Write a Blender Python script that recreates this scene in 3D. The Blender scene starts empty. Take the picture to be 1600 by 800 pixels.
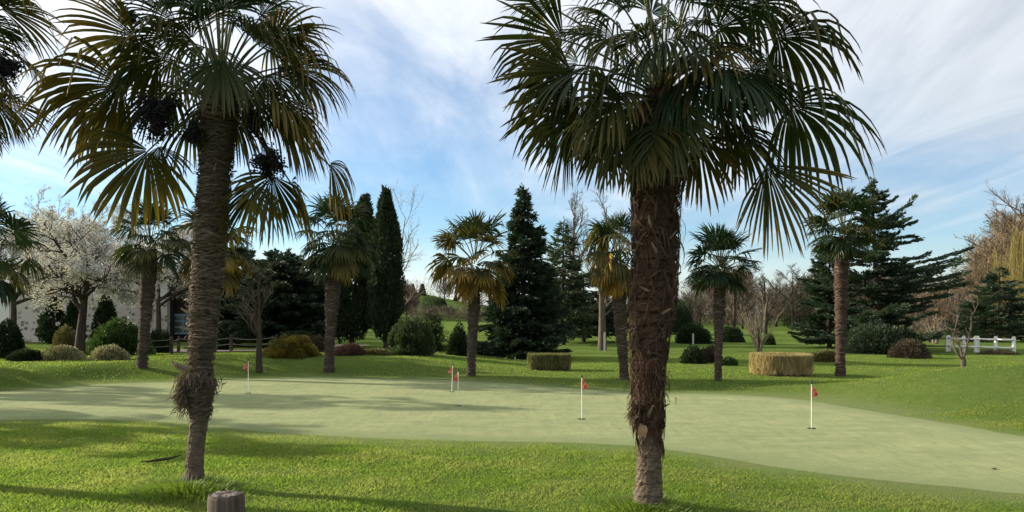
import bpy, bmesh, math, random
import numpy as np
from mathutils import Vector
from mathutils.geometry import delaunay_2d_cdt

SC = bpy.context.scene
COL = SC.collection
F = 1244.0          # focal length in photo pixels
HY = 490.0          # horizon row in the photo
CH = 1.6            # eye height

# ------------------------------------------------------------------ camera
cam_d = bpy.data.cameras.new('camera'); cam = bpy.data.objects.new('camera', cam_d); COL.objects.link(cam)
cam.location = (0, 0, CH); cam.rotation_euler = (math.radians(90), 0, 0)
cam_d.sensor_width = 36; cam_d.lens = 36 * F / 1600; cam_d.shift_y = (HY - 400) / 1600
cam_d.clip_start = 0.05; cam_d.clip_end = 6000
SC.camera = cam

# ------------------------------------------------------------------ sun and sky
SUN_EL = math.radians(19.0)
SUN_AZ = math.atan2(-0.947, 0.32)            # clockwise from +Y
SV = Vector((math.sin(SUN_AZ) * math.cos(SUN_EL), math.cos(SUN_AZ) * math.cos(SUN_EL), math.sin(SUN_EL)))
sun_d = bpy.data.lights.new('sun', 'SUN'); sun_d.energy = 5.0; sun_d.angle = math.radians(0.6); sun_d.color = (1.0, 0.89, 0.73)
sun = bpy.data.objects.new('sun', sun_d); COL.objects.link(sun)
sun.rotation_euler = SV.to_track_quat('Z', 'Y').to_euler(); sun.location = (-40, 15, 30)

def nd(nt, t, **kw):
    n = nt.nodes.new(t)
    for k, v in kw.items(): setattr(n, k, v)
    return n
def math_n(nt, op, a, b=None, clamp=False):
    n = nd(nt, 'ShaderNodeMath', operation=op); n.use_clamp = clamp
    for i, s in enumerate((a, b)):
        if s is None: continue
        if isinstance(s, (int, float)): n.inputs[i].default_value = s
        else: nt.links.new(s, n.inputs[i])
    return n.outputs[0]
def ramp(nt, fac, stops, interp='LINEAR'):
    n = nd(nt, 'ShaderNodeValToRGB'); n.color_ramp.interpolation = interp
    e = n.color_ramp.elements
    while len(e) < len(stops): e.new(0.5)
    for i, (p, c) in enumerate(stops):
        e[i].position = p; e[i].color = (*c, 1) if not isinstance(c, (int, float)) else (c, c, c, 1)
    nt.links.new(fac, n.inputs[0]); return n.outputs[0]
def mixc(nt, fac, a, b, mode='MIX'):
    n = nd(nt, 'ShaderNodeMix', data_type='RGBA', blend_type=mode)
    for s, i in ((fac, 0), (a, 6), (b, 7)):
        if isinstance(s, (int, float)): n.inputs[i].default_value = s
        elif isinstance(s, tuple): n.inputs[i].default_value = (*s, 1)
        else: nt.links.new(s, n.inputs[i])
    return n.outputs[2]

world = bpy.data.worlds.new('World'); SC.world = world; world.use_nodes = True
wt = world.node_tree; wt.nodes.clear()
sky = nd(wt, 'ShaderNodeTexSky', sky_type='NISHITA'); sky.sun_disc = False
sky.sun_elevation = SUN_EL; sky.sun_rotation = SUN_AZ; sky.altitude = 50
sky.air_density = 1.0; sky.dust_density = 0.1; sky.ozone_density = 3.0
tc = nd(wt, 'ShaderNodeTexCoord'); sp = nd(wt, 'ShaderNodeSeparateXYZ'); wt.links.new(tc.outputs['Generated'], sp.inputs[0])
zz = math_n(wt, 'ADD', math_n(wt, 'MAXIMUM', sp.outputs[2], 0.0), 0.06)
cu = math_n(wt, 'DIVIDE', sp.outputs[0], zz); cv = math_n(wt, 'DIVIDE', sp.outputs[1], zz)
cxyz = nd(wt, 'ShaderNodeCombineXYZ'); wt.links.new(cu, cxyz.inputs[0]); wt.links.new(cv, cxyz.inputs[1])
def cloud_noise(rot, scl, off, nscale, detail, rough, dist):
    mp = nd(wt, 'ShaderNodeMapping'); mp.inputs['Rotation'].default_value = (0, 0, rot)
    mp.inputs['Scale'].default_value = (*scl, 1); mp.inputs['Location'].default_value = (*off, 0)
    wt.links.new(cxyz.outputs[0], mp.inputs[0])
    n = nd(wt, 'ShaderNodeTexNoise'); wt.links.new(mp.outputs[0], n.inputs['Vector'])
    n.inputs['Scale'].default_value = nscale; n.inputs['Detail'].default_value = detail
    n.inputs['Roughness'].default_value = rough; n.inputs['Distortion'].default_value = dist
    return n.outputs[0]
n_big = cloud_noise(0.5, (1.0, 0.55), (3.1, 1.4), 0.55, 6, 0.55, 0.5)
n_str = cloud_noise(0.95, (2.2, 0.5), (0.7, 2.0), 0.9, 9, 0.62, 0.9)
# the cirrus deck ends some way off: clear blue beyond its slanting edge, thin bars near the horizon
edge = math_n(wt, 'ADD', math_n(wt, 'MULTIPLY', cv, -0.22), math_n(wt, 'MULTIPLY', cu, 0.075))
dens = math_n(wt, 'ADD', edge, 1.26)
dens = math_n(wt, 'ADD', dens, math_n(wt, 'MULTIPLY', math_n(wt, 'SUBTRACT', n_big, 0.5), 1.5))
dens = math_n(wt, 'ADD', dens, math_n(wt, 'MULTIPLY', math_n(wt, 'SUBTRACT', n_str, 0.5), 0.8))
deck = ramp(wt, dens, [(0.0, 0.02), (0.3, 0.25), (0.6, 0.68), (1.0, 0.92)])
bars = cloud_noise(0.0, (0.10, 0.55), (1.0, 0.3), 1.0, 5, 0.55, 0.3)
low = math_n(wt, 'MULTIPLY', ramp(wt, bars, [(0.35, 0.55), (0.62, 1.0)]), ramp(wt, sp.outputs[2], [(0.0, 0.95), (0.035, 0.6), (0.10, 0.0)]))
cl = math_n(wt, 'MAXIMUM', deck, low)
dt = nd(wt, 'ShaderNodeVectorMath', operation='DOT_PRODUCT'); wt.links.new(tc.outputs['Generated'], dt.inputs[0]); dt.inputs[1].default_value = SV
glow = ramp(wt, math_n(wt, 'ADD', math_n(wt, 'MULTIPLY', dt.outputs['Value'], .5), .5), [(0.0, (3.4, 3.8, 4.7)), (0.42, (5.5, 5.9, 6.25)), (0.62, (7.4, 7.6, 7.8)), (0.85, (9.0, 9.0, 9.0)), (1.0, (13., 12.4, 11.4))])
thick = ramp(wt, n_str, [(0.25, 0.82), (0.7, 1.12)])
ccol = mixc(wt, 1.0, glow, thick, 'MULTIPLY')
skyc = mixc(wt, cl, mixc(wt, 1.0, sky.outputs[0], (1.0, 1.12, 1.21), 'MULTIPLY'), ccol)
bg = nd(wt, 'ShaderNodeBackground'); bg.inputs['Strength'].default_value = 0.079
wo = nd(wt, 'ShaderNodeOutputWorld'); wt.links.new(skyc, bg.inputs[0]); wt.links.new(bg.outputs[0], wo.inputs[0])

SC.view_settings.view_transform = 'Standard'; SC.view_settings.look = 'None'
SC.view_settings.exposure = 0.86; SC.view_settings.gamma = 1.0; SC.view_settings.use_curve_mapping = False
SC.render.engine = 'CYCLES'
SC.cycles.max_bounces = 8; SC.cycles.transparent_max_bounces = 8; SC.cycles.use_denoising = True

# ------------------------------------------------------------------ small maths
rng = np.random.default_rng(11)
def nz(a): return a / np.maximum(np.linalg.norm(a, axis=-1, keepdims=True), 1e-9)
def sstep(a, b, x):
    t = np.clip((x - a) / (b - a), 0, 1); return t * t * (3 - 2 * t)
_lat = np.random.default_rng(3).random((256, 256))
def vnoise(x, y):
    x = np.asarray(x, float); y = np.asarray(y, float)
    xi = np.floor(x).astype(int); yi = np.floor(y).astype(int)
    fx = x - xi; fy = y - yi; fx = fx * fx * (3 - 2 * fx); fy = fy * fy * (3 - 2 * fy)
    L = lambda a, b: _lat[a & 255, b & 255]
    return (L(xi, yi) * (1 - fx) + L(xi + 1, yi) * fx) * (1 - fy) + (L(xi, yi + 1) * (1 - fx) + L(xi + 1, yi + 1) * fx) * fy
def fbm(x, y, o=4):
    s = 0; a = .5
    for i in range(o): s = s + a * vnoise(x * 2 ** i + 17 * i, y * 2 ** i + 31 * i); a *= .5
    return s
def W(px, py, d): return np.array([(px - 800) / F * d, d, CH - (py - HY) / F * d])
def WX(px, d): return (px - 800) / F * d

# ------------------------------------------------------------------ mesh buffer
class Buf:
    def __init__(s): s.v = []; s.f = []; s.m = []; s.a = []; s.t = []; s.n = 0
    def add(s, v, f, a=0.5, t=0.5, mat=0):
        v = np.asarray(v, float).reshape(-1, 3); f = np.asarray(f, int)
        s.v.append(v); s.f.append(f + s.n); s.m.append(np.full(len(f), mat)); n = len(v)
        s.a.append(np.broadcast_to(np.asarray(a, float).reshape(-1), (n,)) if np.size(a) in (1, n) else np.full(n, .5))
        s.t.append(np.broadcast_to(np.asarray(t, float).reshape(-1), (n,)) if np.size(t) in (1, n) else np.full(n, .5))
        s.n += n
    def mesh(s, name, mats, smooth=False, origin=None):
        me = bpy.data.meshes.new(name)
        v = np.concatenate(s.v)
        if origin is not None: v = v - np.asarray(origin)
        me.vertices.add(len(v)); me.vertices.foreach_set('co', v.astype(np.float32).ravel())
        tot = np.concatenate([np.full(len(f), f.shape[1]) for f in s.f]); li = np.concatenate([f.ravel() for f in s.f])
        me.loops.add(len(li)); me.loops.foreach_set('vertex_index', li.astype(np.int32))
        me.polygons.add(len(tot)); st = np.concatenate([[0], np.cumsum(tot)[:-1]])
        me.polygons.foreach_set('loop_start', st.astype(np.int32))
        for m in (mats if isinstance(mats, (list, tuple)) else [mats]): me.materials.append(m)
        me.polygons.foreach_set('material_index', np.concatenate(s.m).astype(np.int32))
        me.polygons.foreach_set('use_smooth', np.full(len(tot), smooth))
        for nm, arr in (('v', s.a), ('t', s.t)):
            at = me.attributes.new(nm, 'FLOAT', 'POINT'); at.data.foreach_set('value', np.concatenate(arr).astype(np.float32))
        me.update(calc_edges=True); return me

def grid_faces(r, c, wrap):
    i = np.arange(r - 1)[:, None] * c; j = np.arange(c if wrap else c - 1)[None, :]; j2 = (j + 1) % c
    return np.stack([i + j, i + j2, i + c + j2, i + c + j], -1).reshape(-1, 4)
def btube(buf, P, R, k=6, a=0.5, mat=0, cap=False):
    P = np.asarray(P, float); R = np.asarray(R, float)
    if P.ndim == 2: P = P[None]; R = R[None]
    B, n, _ = P.shape
    T = nz(np.gradient(P, axis=1)); ref = np.where(np.abs(T[:, :1, 2:]) > .9, [[[1., 0, 0]]], [[[0, 0, 1.]]])
    U = nz(np.cross(T, np.broadcast_to(ref, T.shape))); V = np.cross(T, U)
    an = np.arange(k) * 2 * math.pi / k
    X = P[:, :, None] + R[:, :, None, None] * (np.cos(an)[None, None, :, None] * U[:, :, None] + np.sin(an)[None, None, :, None] * V[:, :, None])
    f = grid_faces(n, k, True); fa = (f[None] + (np.arange(B) * n * k)[:, None, None]).reshape(-1, 4)
    aa = np.repeat(np.broadcast_to(np.asarray(a, float), (B,)), n * k)
    tt = np.tile(np.repeat(np.linspace(0, 1, n), k), B)
    buf.add(X, fa, aa, tt, mat)
    if cap and k >= 3:
        for b in range(B):
            o = b * n * k
            buf.f.append(np.array([[o + (n - 1) * k + i for i in range(k)], [o + k - 1 - i for i in range(k)]]) + buf.n - B * n * k); buf.m.append(np.full(2, mat))
def bribbon(buf, P, S, Wd, a=0.5, mat=0):
    B, n, _ = P.shape
    X = np.stack([P - S * Wd[..., None], P + S * Wd[..., None]], 2)
    f = grid_faces(n, 2, False); fa = (f[None] + (np.arange(B) * n * 2)[:, None, None]).reshape(-1, 4)
    buf.add(X, fa, np.repeat(np.broadcast_to(np.asarray(a, float), (B,)), n * 2), np.tile(np.repeat(np.linspace(0, 1, n), 2), B), mat)
def cards(buf, P, D, L, Wd, r, a=None, mat=0, fold=0.0):
    N = len(P); D = nz(D); S = nz(np.cross(D, nz(r.normal(size=(N, 3)))))
    L = np.broadcast_to(L, (N,))[:, None]; Wd = np.broadcast_to(Wd, (N,))[:, None]
    X = np.stack([P, P + D * L * .5 + S * Wd * .5, P + D * L, P + D * L * .5 - S * Wd * .5], 1)
    if a is None: a = r.random(N)
    buf.add(X, np.arange(4 * N).reshape(N, 4), np.repeat(a, 4), np.tile([0, .5, 1, .5], N), mat)
def box(buf, x0, x1, y0, y1, z0, z1, mat=0, a=.5):
    v = [(x, y, z) for z in (z0, z1) for y in (y0, y1) for x in (x0, x1)]
    buf.add(v, [[0, 2, 3, 1], [4, 5, 7, 6], [0, 1, 5, 4], [1, 3, 7, 5], [3, 2, 6, 7], [2, 0, 4, 6]], a, .5, mat)

# ------------------------------------------------------------------ objects
def tag(o, label, cat, group=None):
    o['label'] = label; o['category'] = cat
    if group: o['group'] = group
    return o
def thing(name, label, cat, loc, group=None):
    o = bpy.data.objects.new(name, None); COL.objects.link(o); o.location = loc; o.empty_display_size = .2
    return tag(o, label, cat, group)
def part(name, me, parent=None, kind=None):
    o = bpy.data.objects.new(name, me); COL.objects.link(o)
    if parent is not None: o.parent = parent
    if kind: o['kind'] = kind
    return o

# ------------------------------------------------------------------ materials
def newmat(name):
    m = bpy.data.materials.new(name); m.use_nodes = True; nt = m.node_tree; nt.nodes.clear()
    out = nd(nt, 'ShaderNodeOutputMaterial'); return m, nt, out
def noise(nt, scale, detail=4, rough=.55, vec=None, dist=0.0):
    n = nd(nt, 'ShaderNodeTexNoise'); n.inputs['Scale'].default_value = scale; n.inputs['Detail'].default_value = detail
    n.inputs['Roughness'].default_value = rough; n.inputs['Distortion'].default_value = dist
    if vec is None:
        t = nd(nt, 'ShaderNodeTexCoord'); vec = t.outputs['Object']
    nt.links.new(vec, n.inputs['Vector']); return n.outputs[0]
def mapped(nt, scale=(1, 1, 1), rot=(0, 0, 0)):
    t = nd(nt, 'ShaderNodeTexCoord'); m = nd(nt, 'ShaderNodeMapping'); m.inputs['Scale'].default_value = scale; m.inputs['Rotation'].default_value = rot
    nt.links.new(t.outputs['Object'], m.inputs[0]); return m.outputs[0]
def attr(nt, n): a = nd(nt, 'ShaderNodeAttribute', attribute_name=n); return a.outputs['Fac']
def principled(nt, out, col, rough=.8, spec=.3, bump=None, bs=.3, bd=.01, sheen=0.0, trans=None, tfac=0.3):
    p = nd(nt, 'ShaderNodeBsdfPrincipled')
    if isinstance(col, tuple): p.inputs['Base Color'].default_value = (*col, 1)
    else: nt.links.new(col, p.inputs['Base Color'])
    p.inputs['Roughness'].default_value = rough; p.inputs['Specular IOR Level'].default_value = spec
    p.inputs['Sheen Weight'].default_value = sheen
    if bump is not None:
        b = nd(nt, 'ShaderNodeBump'); b.inputs['Strength'].default_value = bs; b.inputs['Distance'].default_value = bd
        nt.links.new(bump, b.inputs['Height']); nt.links.new(b.outputs[0], p.inputs['Normal'])
    sh = p.outputs[0]
    if trans is not None:
        tr = nd(nt, 'ShaderNodeBsdfTranslucent')
        if isinstance(trans, tuple): tr.inputs[0].default_value = (*trans, 1)
        else: nt.links.new(trans, tr.inputs[0])
        mx = nd(nt, 'ShaderNodeMixShader'); mx.inputs[0].default_value = tfac
        nt.links.new(sh, mx.inputs[1]); nt.links.new(tr.outputs[0], mx.inputs[2]); sh = mx.outputs[0]
    nt.links.new(sh, out.inputs[0]); return p
def leafmat(name, c1, c2, tfac=.25, tb=1.6, rough=.6, spec=.3, big=None):
    m, nt, out = newmat(name)
    c = mixc(nt, attr(nt, 'v'), c1, c2)
    if big: c = mixc(nt, ramp(nt, noise(nt, big[0], 3), [(.4, 0.), (.62, 1.)]), c, big[1])
    tcol = mixc(nt, 1.0, c, (tb, tb * 1.05, tb * .6), 'MULTIPLY')
    principled(nt, out, c, rough, spec, trans=tcol, tfac=tfac); return m
def woodmat(name, c1, c2, scale=(20, 20, 4), bs=.5, bd=.01, rough=.9):
    m, nt, out = newmat(name)
    n = noise(nt, 1.0, 6, .65, mapped(nt, scale))
    c = mixc(nt, ramp(nt, n, [(.3, 0.), (.7, 1.)]), c1, c2)
    c = mixc(nt, math_n(nt, 'MULTIPLY', attr(nt, 'v'), .6), c, mixc(nt, .5, c1, (.0, .0, .0)))
    principled(nt, out, c, rough, .2, bump=n, bs=bs, bd=bd); return m
def plain(name, c, rough=.7, spec=.3, var=.15, scale=8):
    m, nt, out = newmat(name)
    n = noise(nt, scale, 4)
    cc = mixc(nt, n, tuple(x * (1 - var) for x in c), tuple(min(1, x * (1 + var)) for x in c))
    principled(nt, out, cc, rough, spec, bump=n, bs=.15); return m

# lawn
def lawn_mat():
    m, nt, out = newmat('lawn')
    a = noise(nt, .35, 5, .6); b = noise(nt, 5.0, 6, .7); c3 = noise(nt, 60, 3, .7, mapped(nt, (1, 1.0, 1)))
    c = mixc(nt, ramp(nt, a, [(.35, 0.), (.65, 1.)]), (.086, .138, .031), (.122, .175, .042))
    c = mixc(nt, math_n(nt, 'MULTIPLY', ramp(nt, b, [(.45, 0.), (.75, 1.)]), .6), c, (.070, .112, .026))
    c = mixc(nt, math_n(nt, 'MULTIPLY', ramp(nt, c3, [(.5, 0.), (.8, 1.)]), .5), c, (.120, .148, .042))
    c = mixc(nt, math_n(nt, 'MULTIPLY', attr(nt, 't'), math_n(nt, 'ADD', .75, math_n(nt, 'MULTIPLY', b, .5)), True), (.170, .212, .085), c)
    h = math_n(nt, 'ADD', math_n(nt, 'MULTIPLY', b, .6), c3)
    principled(nt, out, c, 1.0, .0, bump=h, bs=.9, bd=.05); return m
def green_mat():
    m, nt, out = newmat('putting_turf')
    a = noise(nt, .5, 4, .6, mapped(nt, (1, 1.5, 1))); b = noise(nt, 2.2, 7, .7, mapped(nt, (.6, 2.0, 1), (0, 0, .25)))
    c3 = noise(nt, 130, 3, .7); sp_ = noise(nt, 22, 4, .75)
    c = mixc(nt, ramp(nt, a, [(.35, 0.), (.65, 1.)]), (.225, .260, .118), (.295, .322, .148))
    c = mixc(nt, math_n(nt, 'MULTIPLY', ramp(nt, b, [(.42, 0.), (.7, 1.)]), .8), c, (.345, .365, .170))
    c = mixc(nt, math_n(nt, 'MULTIPLY', ramp(nt, sp_, [(.58, 0.), (.72, 1.)]), .6), c, (.095, .140, .055))
    c = mixc(nt, math_n(nt, 'MULTIPLY', ramp(nt, c3, [(.4, 0.), (.65, 1.)]), .4), c, (.12, .17, .07))
    g1 = noise(nt, 1.0, 7, .72, mapped(nt, (7, 1.3, 1))); g2 = noise(nt, 1.0, 6, .7, mapped(nt, (1.1, 3.2, 1), (0, 0, .15)))
    c = mixc(nt, math_n(nt, 'MULTIPLY', ramp(nt, g1, [(.40, 1.), (.56, 0.)]), .42), c, (.155, .198, .090))
    c = mixc(nt, math_n(nt, 'MULTIPLY', ramp(nt, g2, [(.52, 0.), (.70, 1.)]), .55), c, (.330, .322, .172))
    vo = nd(nt, 'ShaderNodeTexVoronoi'); vo.inputs['Scale'].default_value = 1.6; tq_ = nd(nt, 'ShaderNodeTexCoord'); nt.links.new(tq_.outputs['Object'], vo.inputs['Vector'])
    c = mixc(nt, math_n(nt, 'MULTIPLY', ramp(nt, vo.outputs['Distance'], [(.03, 1.), (.075, 0.)]), .55), c, (.09, .105, .05))
    c = mixc(nt, math_n(nt, 'MULTIPLY', attr(nt, 't'), math_n(nt, 'ADD', .6, math_n(nt, 'MULTIPLY', b, .8)), True), (.190, .230, .098), c)
    principled(nt, out, c, .95, .05, bump=math_n(nt, 'ADD', math_n(nt, 'ADD', c3, sp_), math_n(nt, 'MULTIPLY', noise(nt, 1.4, 4, .6, mapped(nt, (.7, 1.4, 1))), 5.0)), bs=.7, bd=.022, sheen=.05); return m
M = {}
M['lawn'] = lawn_mat(); M['green'] = green_mat()
M['grass'] = leafmat('grass_blade', (.098, .168, .028), (.185, .248, .054), .52, 1.8, .7, .15, (1.1, (.215, .245, .080)))
M['grass_lush'] = leafmat('grass_lush', (.075, .135, .020), (.165, .22, .045), .38, 1.7, .5, .35)
def frond_mat():
    m, nt, out = newmat('palm_blade')
    oi = nd(nt, 'ShaderNodeObjectInfo'); s3 = nd(nt, 'ShaderNodeSeparateColor'); nt.links.new(oi.outputs['Color'], s3.inputs[0])
    age, bri = s3.outputs[0], s3.outputs[1]
    v = attr(nt, 'v'); t = attr(nt, 't')
    g = mixc(nt, v, (.007, .019, .008), (.019, .038, .014))
    g = mixc(nt, math_n(nt, 'MULTIPLY', bri, .7), g, (.028, .056, .019))
    f = math_n(nt, 'MULTIPLY', age, math_n(nt, 'ADD', math_n(nt, 'MULTIPLY', math_n(nt, 'POWER', t, 1.6), 1.1), math_n(nt, 'MULTIPLY', v, .45)), True)
    f = math_n(nt, 'ADD', f, math_n(nt, 'MULTIPLY', math_n(nt, 'GREATER_THAN', age, .93), .5), True)
    yel = mixc(nt, v, (.36, .23, .035), (.26, .135, .025))
    tipb = math_n(nt, 'MULTIPLY', ramp(nt, t, [(.93, 0.), (1., 1.)]), .6)
    c = mixc(nt, f, g, yel); c = mixc(nt, tipb, c, (.16, .10, .045))
    tcol = mixc(nt, 1.0, c, (1.55, 1.9, .8), 'MULTIPLY')
    principled(nt, out, c, .5, .2, trans=tcol, tfac=.13); return m
M['frond'] = frond_mat()
M['petiole'] = leafmat('palm_petiole', (.06, .075, .022), (.11, .12, .04), .1, 1.2, .45, .5)
M['fibre'] = woodmat('palm_fibre', (.078, .057, .042), (.140, .110, .083), (9, 9, 70), .8, .02)
M['fibre_dark'] = woodmat('palm_fibre_dark', (.050, .028, .020), (.11, .066, .046), (18, 18, 50), .8, .02)
M['fibre_far'] = woodmat('palm_fibre_far', (.050, .039, .031), (.105, .084, .067), (9, 9, 70), .8, .02)
M['ribbon_far'] = leafmat('fibre_strand_far', (.055, .040, .030), (.16, .125, .095), .08, 1.2, .85, .15)
M['ribbon'] = leafmat('fibre_strand', (.070, .051, .037), (.175, .138, .105), .12, 1.2, .85, .15)
M['ribbon_dark'] = leafmat('fibre_strand_dark', (.042, .024, .017), (.12, .074, .052), .12, 1.2, .85, .15)
M['ring_bark'] = woodmat('palm_ring_bark', (.075, .052, .036), (.23, .18, .13), (16, 16, 60), .9, .02)
M['stub'] = woodmat('leaf_stub', (.15, .11, .08), (.34, .27, .20), (40, 40, 40), .4, .005)
M['cutface'] = plain('cut_face', (.42, .25, .16), .8, .2, .3, 30)
M['fruit'] = leafmat('palm_fruit', (.011, .011, .013), (.030, .028, .032), .02, 1, .7, .2)
M['bark'] = woodmat('bark_grey', (.06, .048, .036), (.16, .135, .10), (14, 14, 3), .7, .02)
M['bark_dark'] = woodmat('bark_dark', (.03, .024, .018), (.09, .07, .05), (12, 12, 3), .7, .02)
M['twig'] = leafmat('bare_twig', (.075, .060, .044), (.165, .135, .10), 0.02, 1, .9, .15)
M['twig_red'] = leafmat('bare_twig_red', (.09, .062, .050), (.18, .128, .10), 0.02, 1, .9, .15)
M['twig_tan'] = leafmat('bare_twig_tan', (.115, .085, .054), (.225, .17, .105), 0.02, 1, .9, .15)
M['twig_pale'] = leafmat('pale_twig', (.17, .14, .10), (.34, .29, .22), 0.02, 1, .9, .15)
M['willow'] = leafmat('willow_strand', (.19, .155, .055), (.32, .26, .10), .2, 1.3, .8, .15)
M['blossom'] = leafmat('blossom_petal', (.56, .53, .54), (.78, .75, .77), .25, .9, .8, .1)
M['cypress'] = leafmat('cypress_leaf', (.015, .027, .014), (.040, .060, .026), .14, 1.6, .7, .2)
M['spruce'] = leafmat('spruce_needle', (.013, .027, .017), (.038, .062, .034), .14, 1.6, .7, .2)
M['fir'] = leafmat('fir_needle', (.022, .040, .020), (.055, .075, .035), .18, 1.6, .7, .2)
M['cedar'] = leafmat('cedar_needle', (.022, .042, .026), (.055, .082, .048), .15, 1.5, .7, .2)
M['yew'] = leafmat('yew_leaf', (.020, .036, .021), (.050, .074, .040), .16, 1.6, .6, .3)
M['shrub_green'] = leafmat('shrub_green', (.022, .050, .014), (.060, .11, .026), .22, 1.6, .5, .3)
M['shrub_dark'] = leafmat('shrub_dark', (.013, .026, .013), (.036, .056, .022), .15, 1.6, .8, .1)
M['shrub_round'] = leafmat('shrub_round', (.024, .046, .018), (.085, .115, .045), .2, 1.6, .45, .45)
M['shrub_gold'] = leafmat('shrub_gold', (.05, .065, .014), (.24, .17, .025), .22, 1.6, .5, .35)
M['shrub_olive'] = leafmat('shrub_olive', (.06, .062, .022), (.16, .14, .055), .2, 1.5, .6, .25)
M['shrub_var'] = leafmat('shrub_variegated', (.09, .10, .045), (.42, .38, .24), .22, 1.2, .6, .25)
M['shrub_purple'] = leafmat('shrub_purple', (.065, .035, .033), (.15, .085, .07), .15, 1.3, .7, .2)
M['shrub_brown'] = leafmat('shrub_brown', (.035, .032, .022), (.10, .075, .05), .12, 1.3, .8, .2)
M['reed'] = leafmat('dry_reed', (.19, .17, .07), (.53, .41, .22), .25, 1.3, .8, .2)
M['reed_green'] = leafmat('green_reed', (.075, .095, .032), (.24, .22, .095), .25, 1.3, .8, .2)
M['soil'] = plain('soil', (.06, .042, .028), .95, .1, .4, 12)
M['white_paint'] = plain('white_paint', (.72, .71, .67), .6, .35, .1, 14)
M['pole'] = plain('pole_white', (.80, .79, .72), .4, .5, .04, 20)
M['black'] = plain('black_plastic', (.02, .02, .02), .45, .4, .1, 20)
M['hole'] = plain('cup_shadow', (.012, .013, .010), .9, .1, .1, 20)
def flag_mat():
    m, nt, out = newmat('flag_cloth'); n = noise(nt, 9, 3)
    c = mixc(nt, ramp(nt, n, [(.4, 0.), (.65, 1.)]), (.46, .07, .06), (.58, .22, .19))
    principled(nt, out, c, .7, .2, trans=c, tfac=.35); return m
M['flag'] = flag_mat()
def bollard_mat():
    m, nt, out = newmat('weathered_wood')
    n = noise(nt, 1, 8, .7, mapped(nt, (38, 38, 2.2))); n2 = noise(nt, 9, 4)
    c = mixc(nt, ramp(nt, n, [(.3, 0.), (.72, 1.)]), (.040, .028, .021), (.155, .118, .092))
    c = mixc(nt, ramp(nt, n2, [(.5, 0.), (.7, .5)]), c, (.085, .085, .06))
    principled(nt, out, c, .85, .25, bump=n, bs=.8, bd=.008); return m
M['bollard'] = bollard_mat()
def endgrain_mat():
    m, nt, out = newmat('end_grain')
    w = nd(nt, 'ShaderNodeTexWave', wave_type='RINGS', rings_direction='Z'); w.inputs['Scale'].default_value = 28; w.inputs['Distortion'].default_value = 2.5; w.inputs['Detail'].default_value = 3
    t = nd(nt, 'ShaderNodeTexCoord'); nt.links.new(t.outputs['Object'], w.inputs[0]); n = noise(nt, 25, 5, .7)
    c = mixc(nt, w.outputs['Fac'], (.075, .055, .045), (.17, .135, .115)); c = mixc(nt, ramp(nt, n, [(.4, 0.), (.7, .7)]), c, (.22, .19, .17))
    principled(nt, out, c, .85, .25, bump=n, bs=.6, bd=.006); return m
M['endgrain'] = endgrain_mat()
def rubble_mat():
    m, nt, out = newmat('rubble_stone')
    vec = mapped(nt, (1, 1, 1.25)); vo = nd(nt, 'ShaderNodeTexVoronoi', feature='F1'); vo.inputs['Scale'].default_value = 4.2; vo.inputs['Randomness'].default_value = 1
    nt.links.new(vec, vo.inputs['Vector'])
    ms = ramp(nt, vo.outputs['Distance'], [(.30, 1.), (.46, 0.)])
    hs = nd(nt, 'ShaderNodeSeparateColor'); nt.links.new(vo.outputs['Color'], hs.inputs[0])
    st = mixc(nt, hs.outputs[0], (.14, .115, .095), (.42, .37, .31)); n = noise(nt, 14, 5)
    mort = mixc(nt, n, (.42, .40, .36), (.60, .57, .52))
    c = mixc(nt, ms, mort, st)
    principled(nt, out, c, .9, .2, bump=math_n(nt, 'ADD', ms, n), bs=.6, bd=.03); return m
M['rubble'] = rubble_mat()
M['render'] = plain('pale_render', (.66, .65, .62), .9, .2, .06, 3)
M['roof'] = plain('roof_tile', (.30, .29, .28), .9, .2, .2, 6)
M['blue'] = plain('blue_frame', (.16, .27, .36), .5, .4, .1, 6)
M['dark_int'] = plain('dark_timber', (.030, .020, .016), .8, .2, .2, 8)
def glass_mat():
    m, nt, out = newmat('window_glass'); p = principled(nt, out, (.05, .07, .08), .06, .6); return m
M['glass'] = glass_mat()
M['path'] = plain('path_gravel', (.36, .29, .25), .95, .15, .18, 25)
M['rope'] = plain('pale_rope', (.28, .26, .22), .9, .2, .15, 40)
M['post'] = woodmat('fence_post_wood', (.04, .030, .023), (.12, .095, .072), (25, 25, 3), .6, .01)
M['rail_unlit'] = woodmat('rail_unlit', (.10, .075, .052), (.28, .22, .16), (4, 25, 25), .6, .01)  # dark brown for the fence's unlit span, its shade put into the colour
M['old_paint'] = plain('old_paint', (.42, .40, .33), .8, .2, .3, 14)
M['tarp'] = plain('dark_hedge_wall', (.022, .028, .022), .9, .2, .3, 9)

# ------------------------------------------------------------------ terrain
near_px = [(-60, 658), (0, 657), (100, 655), (200, 658), (300, 664), (400, 674), (500, 681), (600, 686), (700, 689), (800, 690), (900, 692), (1000, 698), (1100, 711), (1200, 728), (1300, 742), (1400, 753), (1500, 762), (1600, 772)]
far_px = [(1620, 684), (1520, 668), (1400, 649), (1320, 636), (1260, 626), (1180, 619), (1100, 616), (1000, 613), (900, 607), (800, 600), (700, 594), (600, 592), (500, 590), (400, 592), (270, 597), (170, 600), (100, 605), (0, 612), (-60, 615)]
def flat(px, py): d = CH * F / (py - HY); return (WX(px, d), d)
ctrl = [flat(*p) for p in near_px] + [(5.6, 6.9), (7.2, 7.4), (8.3, 8.6), (8.2, 9.8)] + [flat(*p) for p in far_px] + [(-13.2, 15.4), (-14.2, 14), (-13, 12.4), (-10.5, 11.9)]
ctrl = np.array(ctrl)
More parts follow.
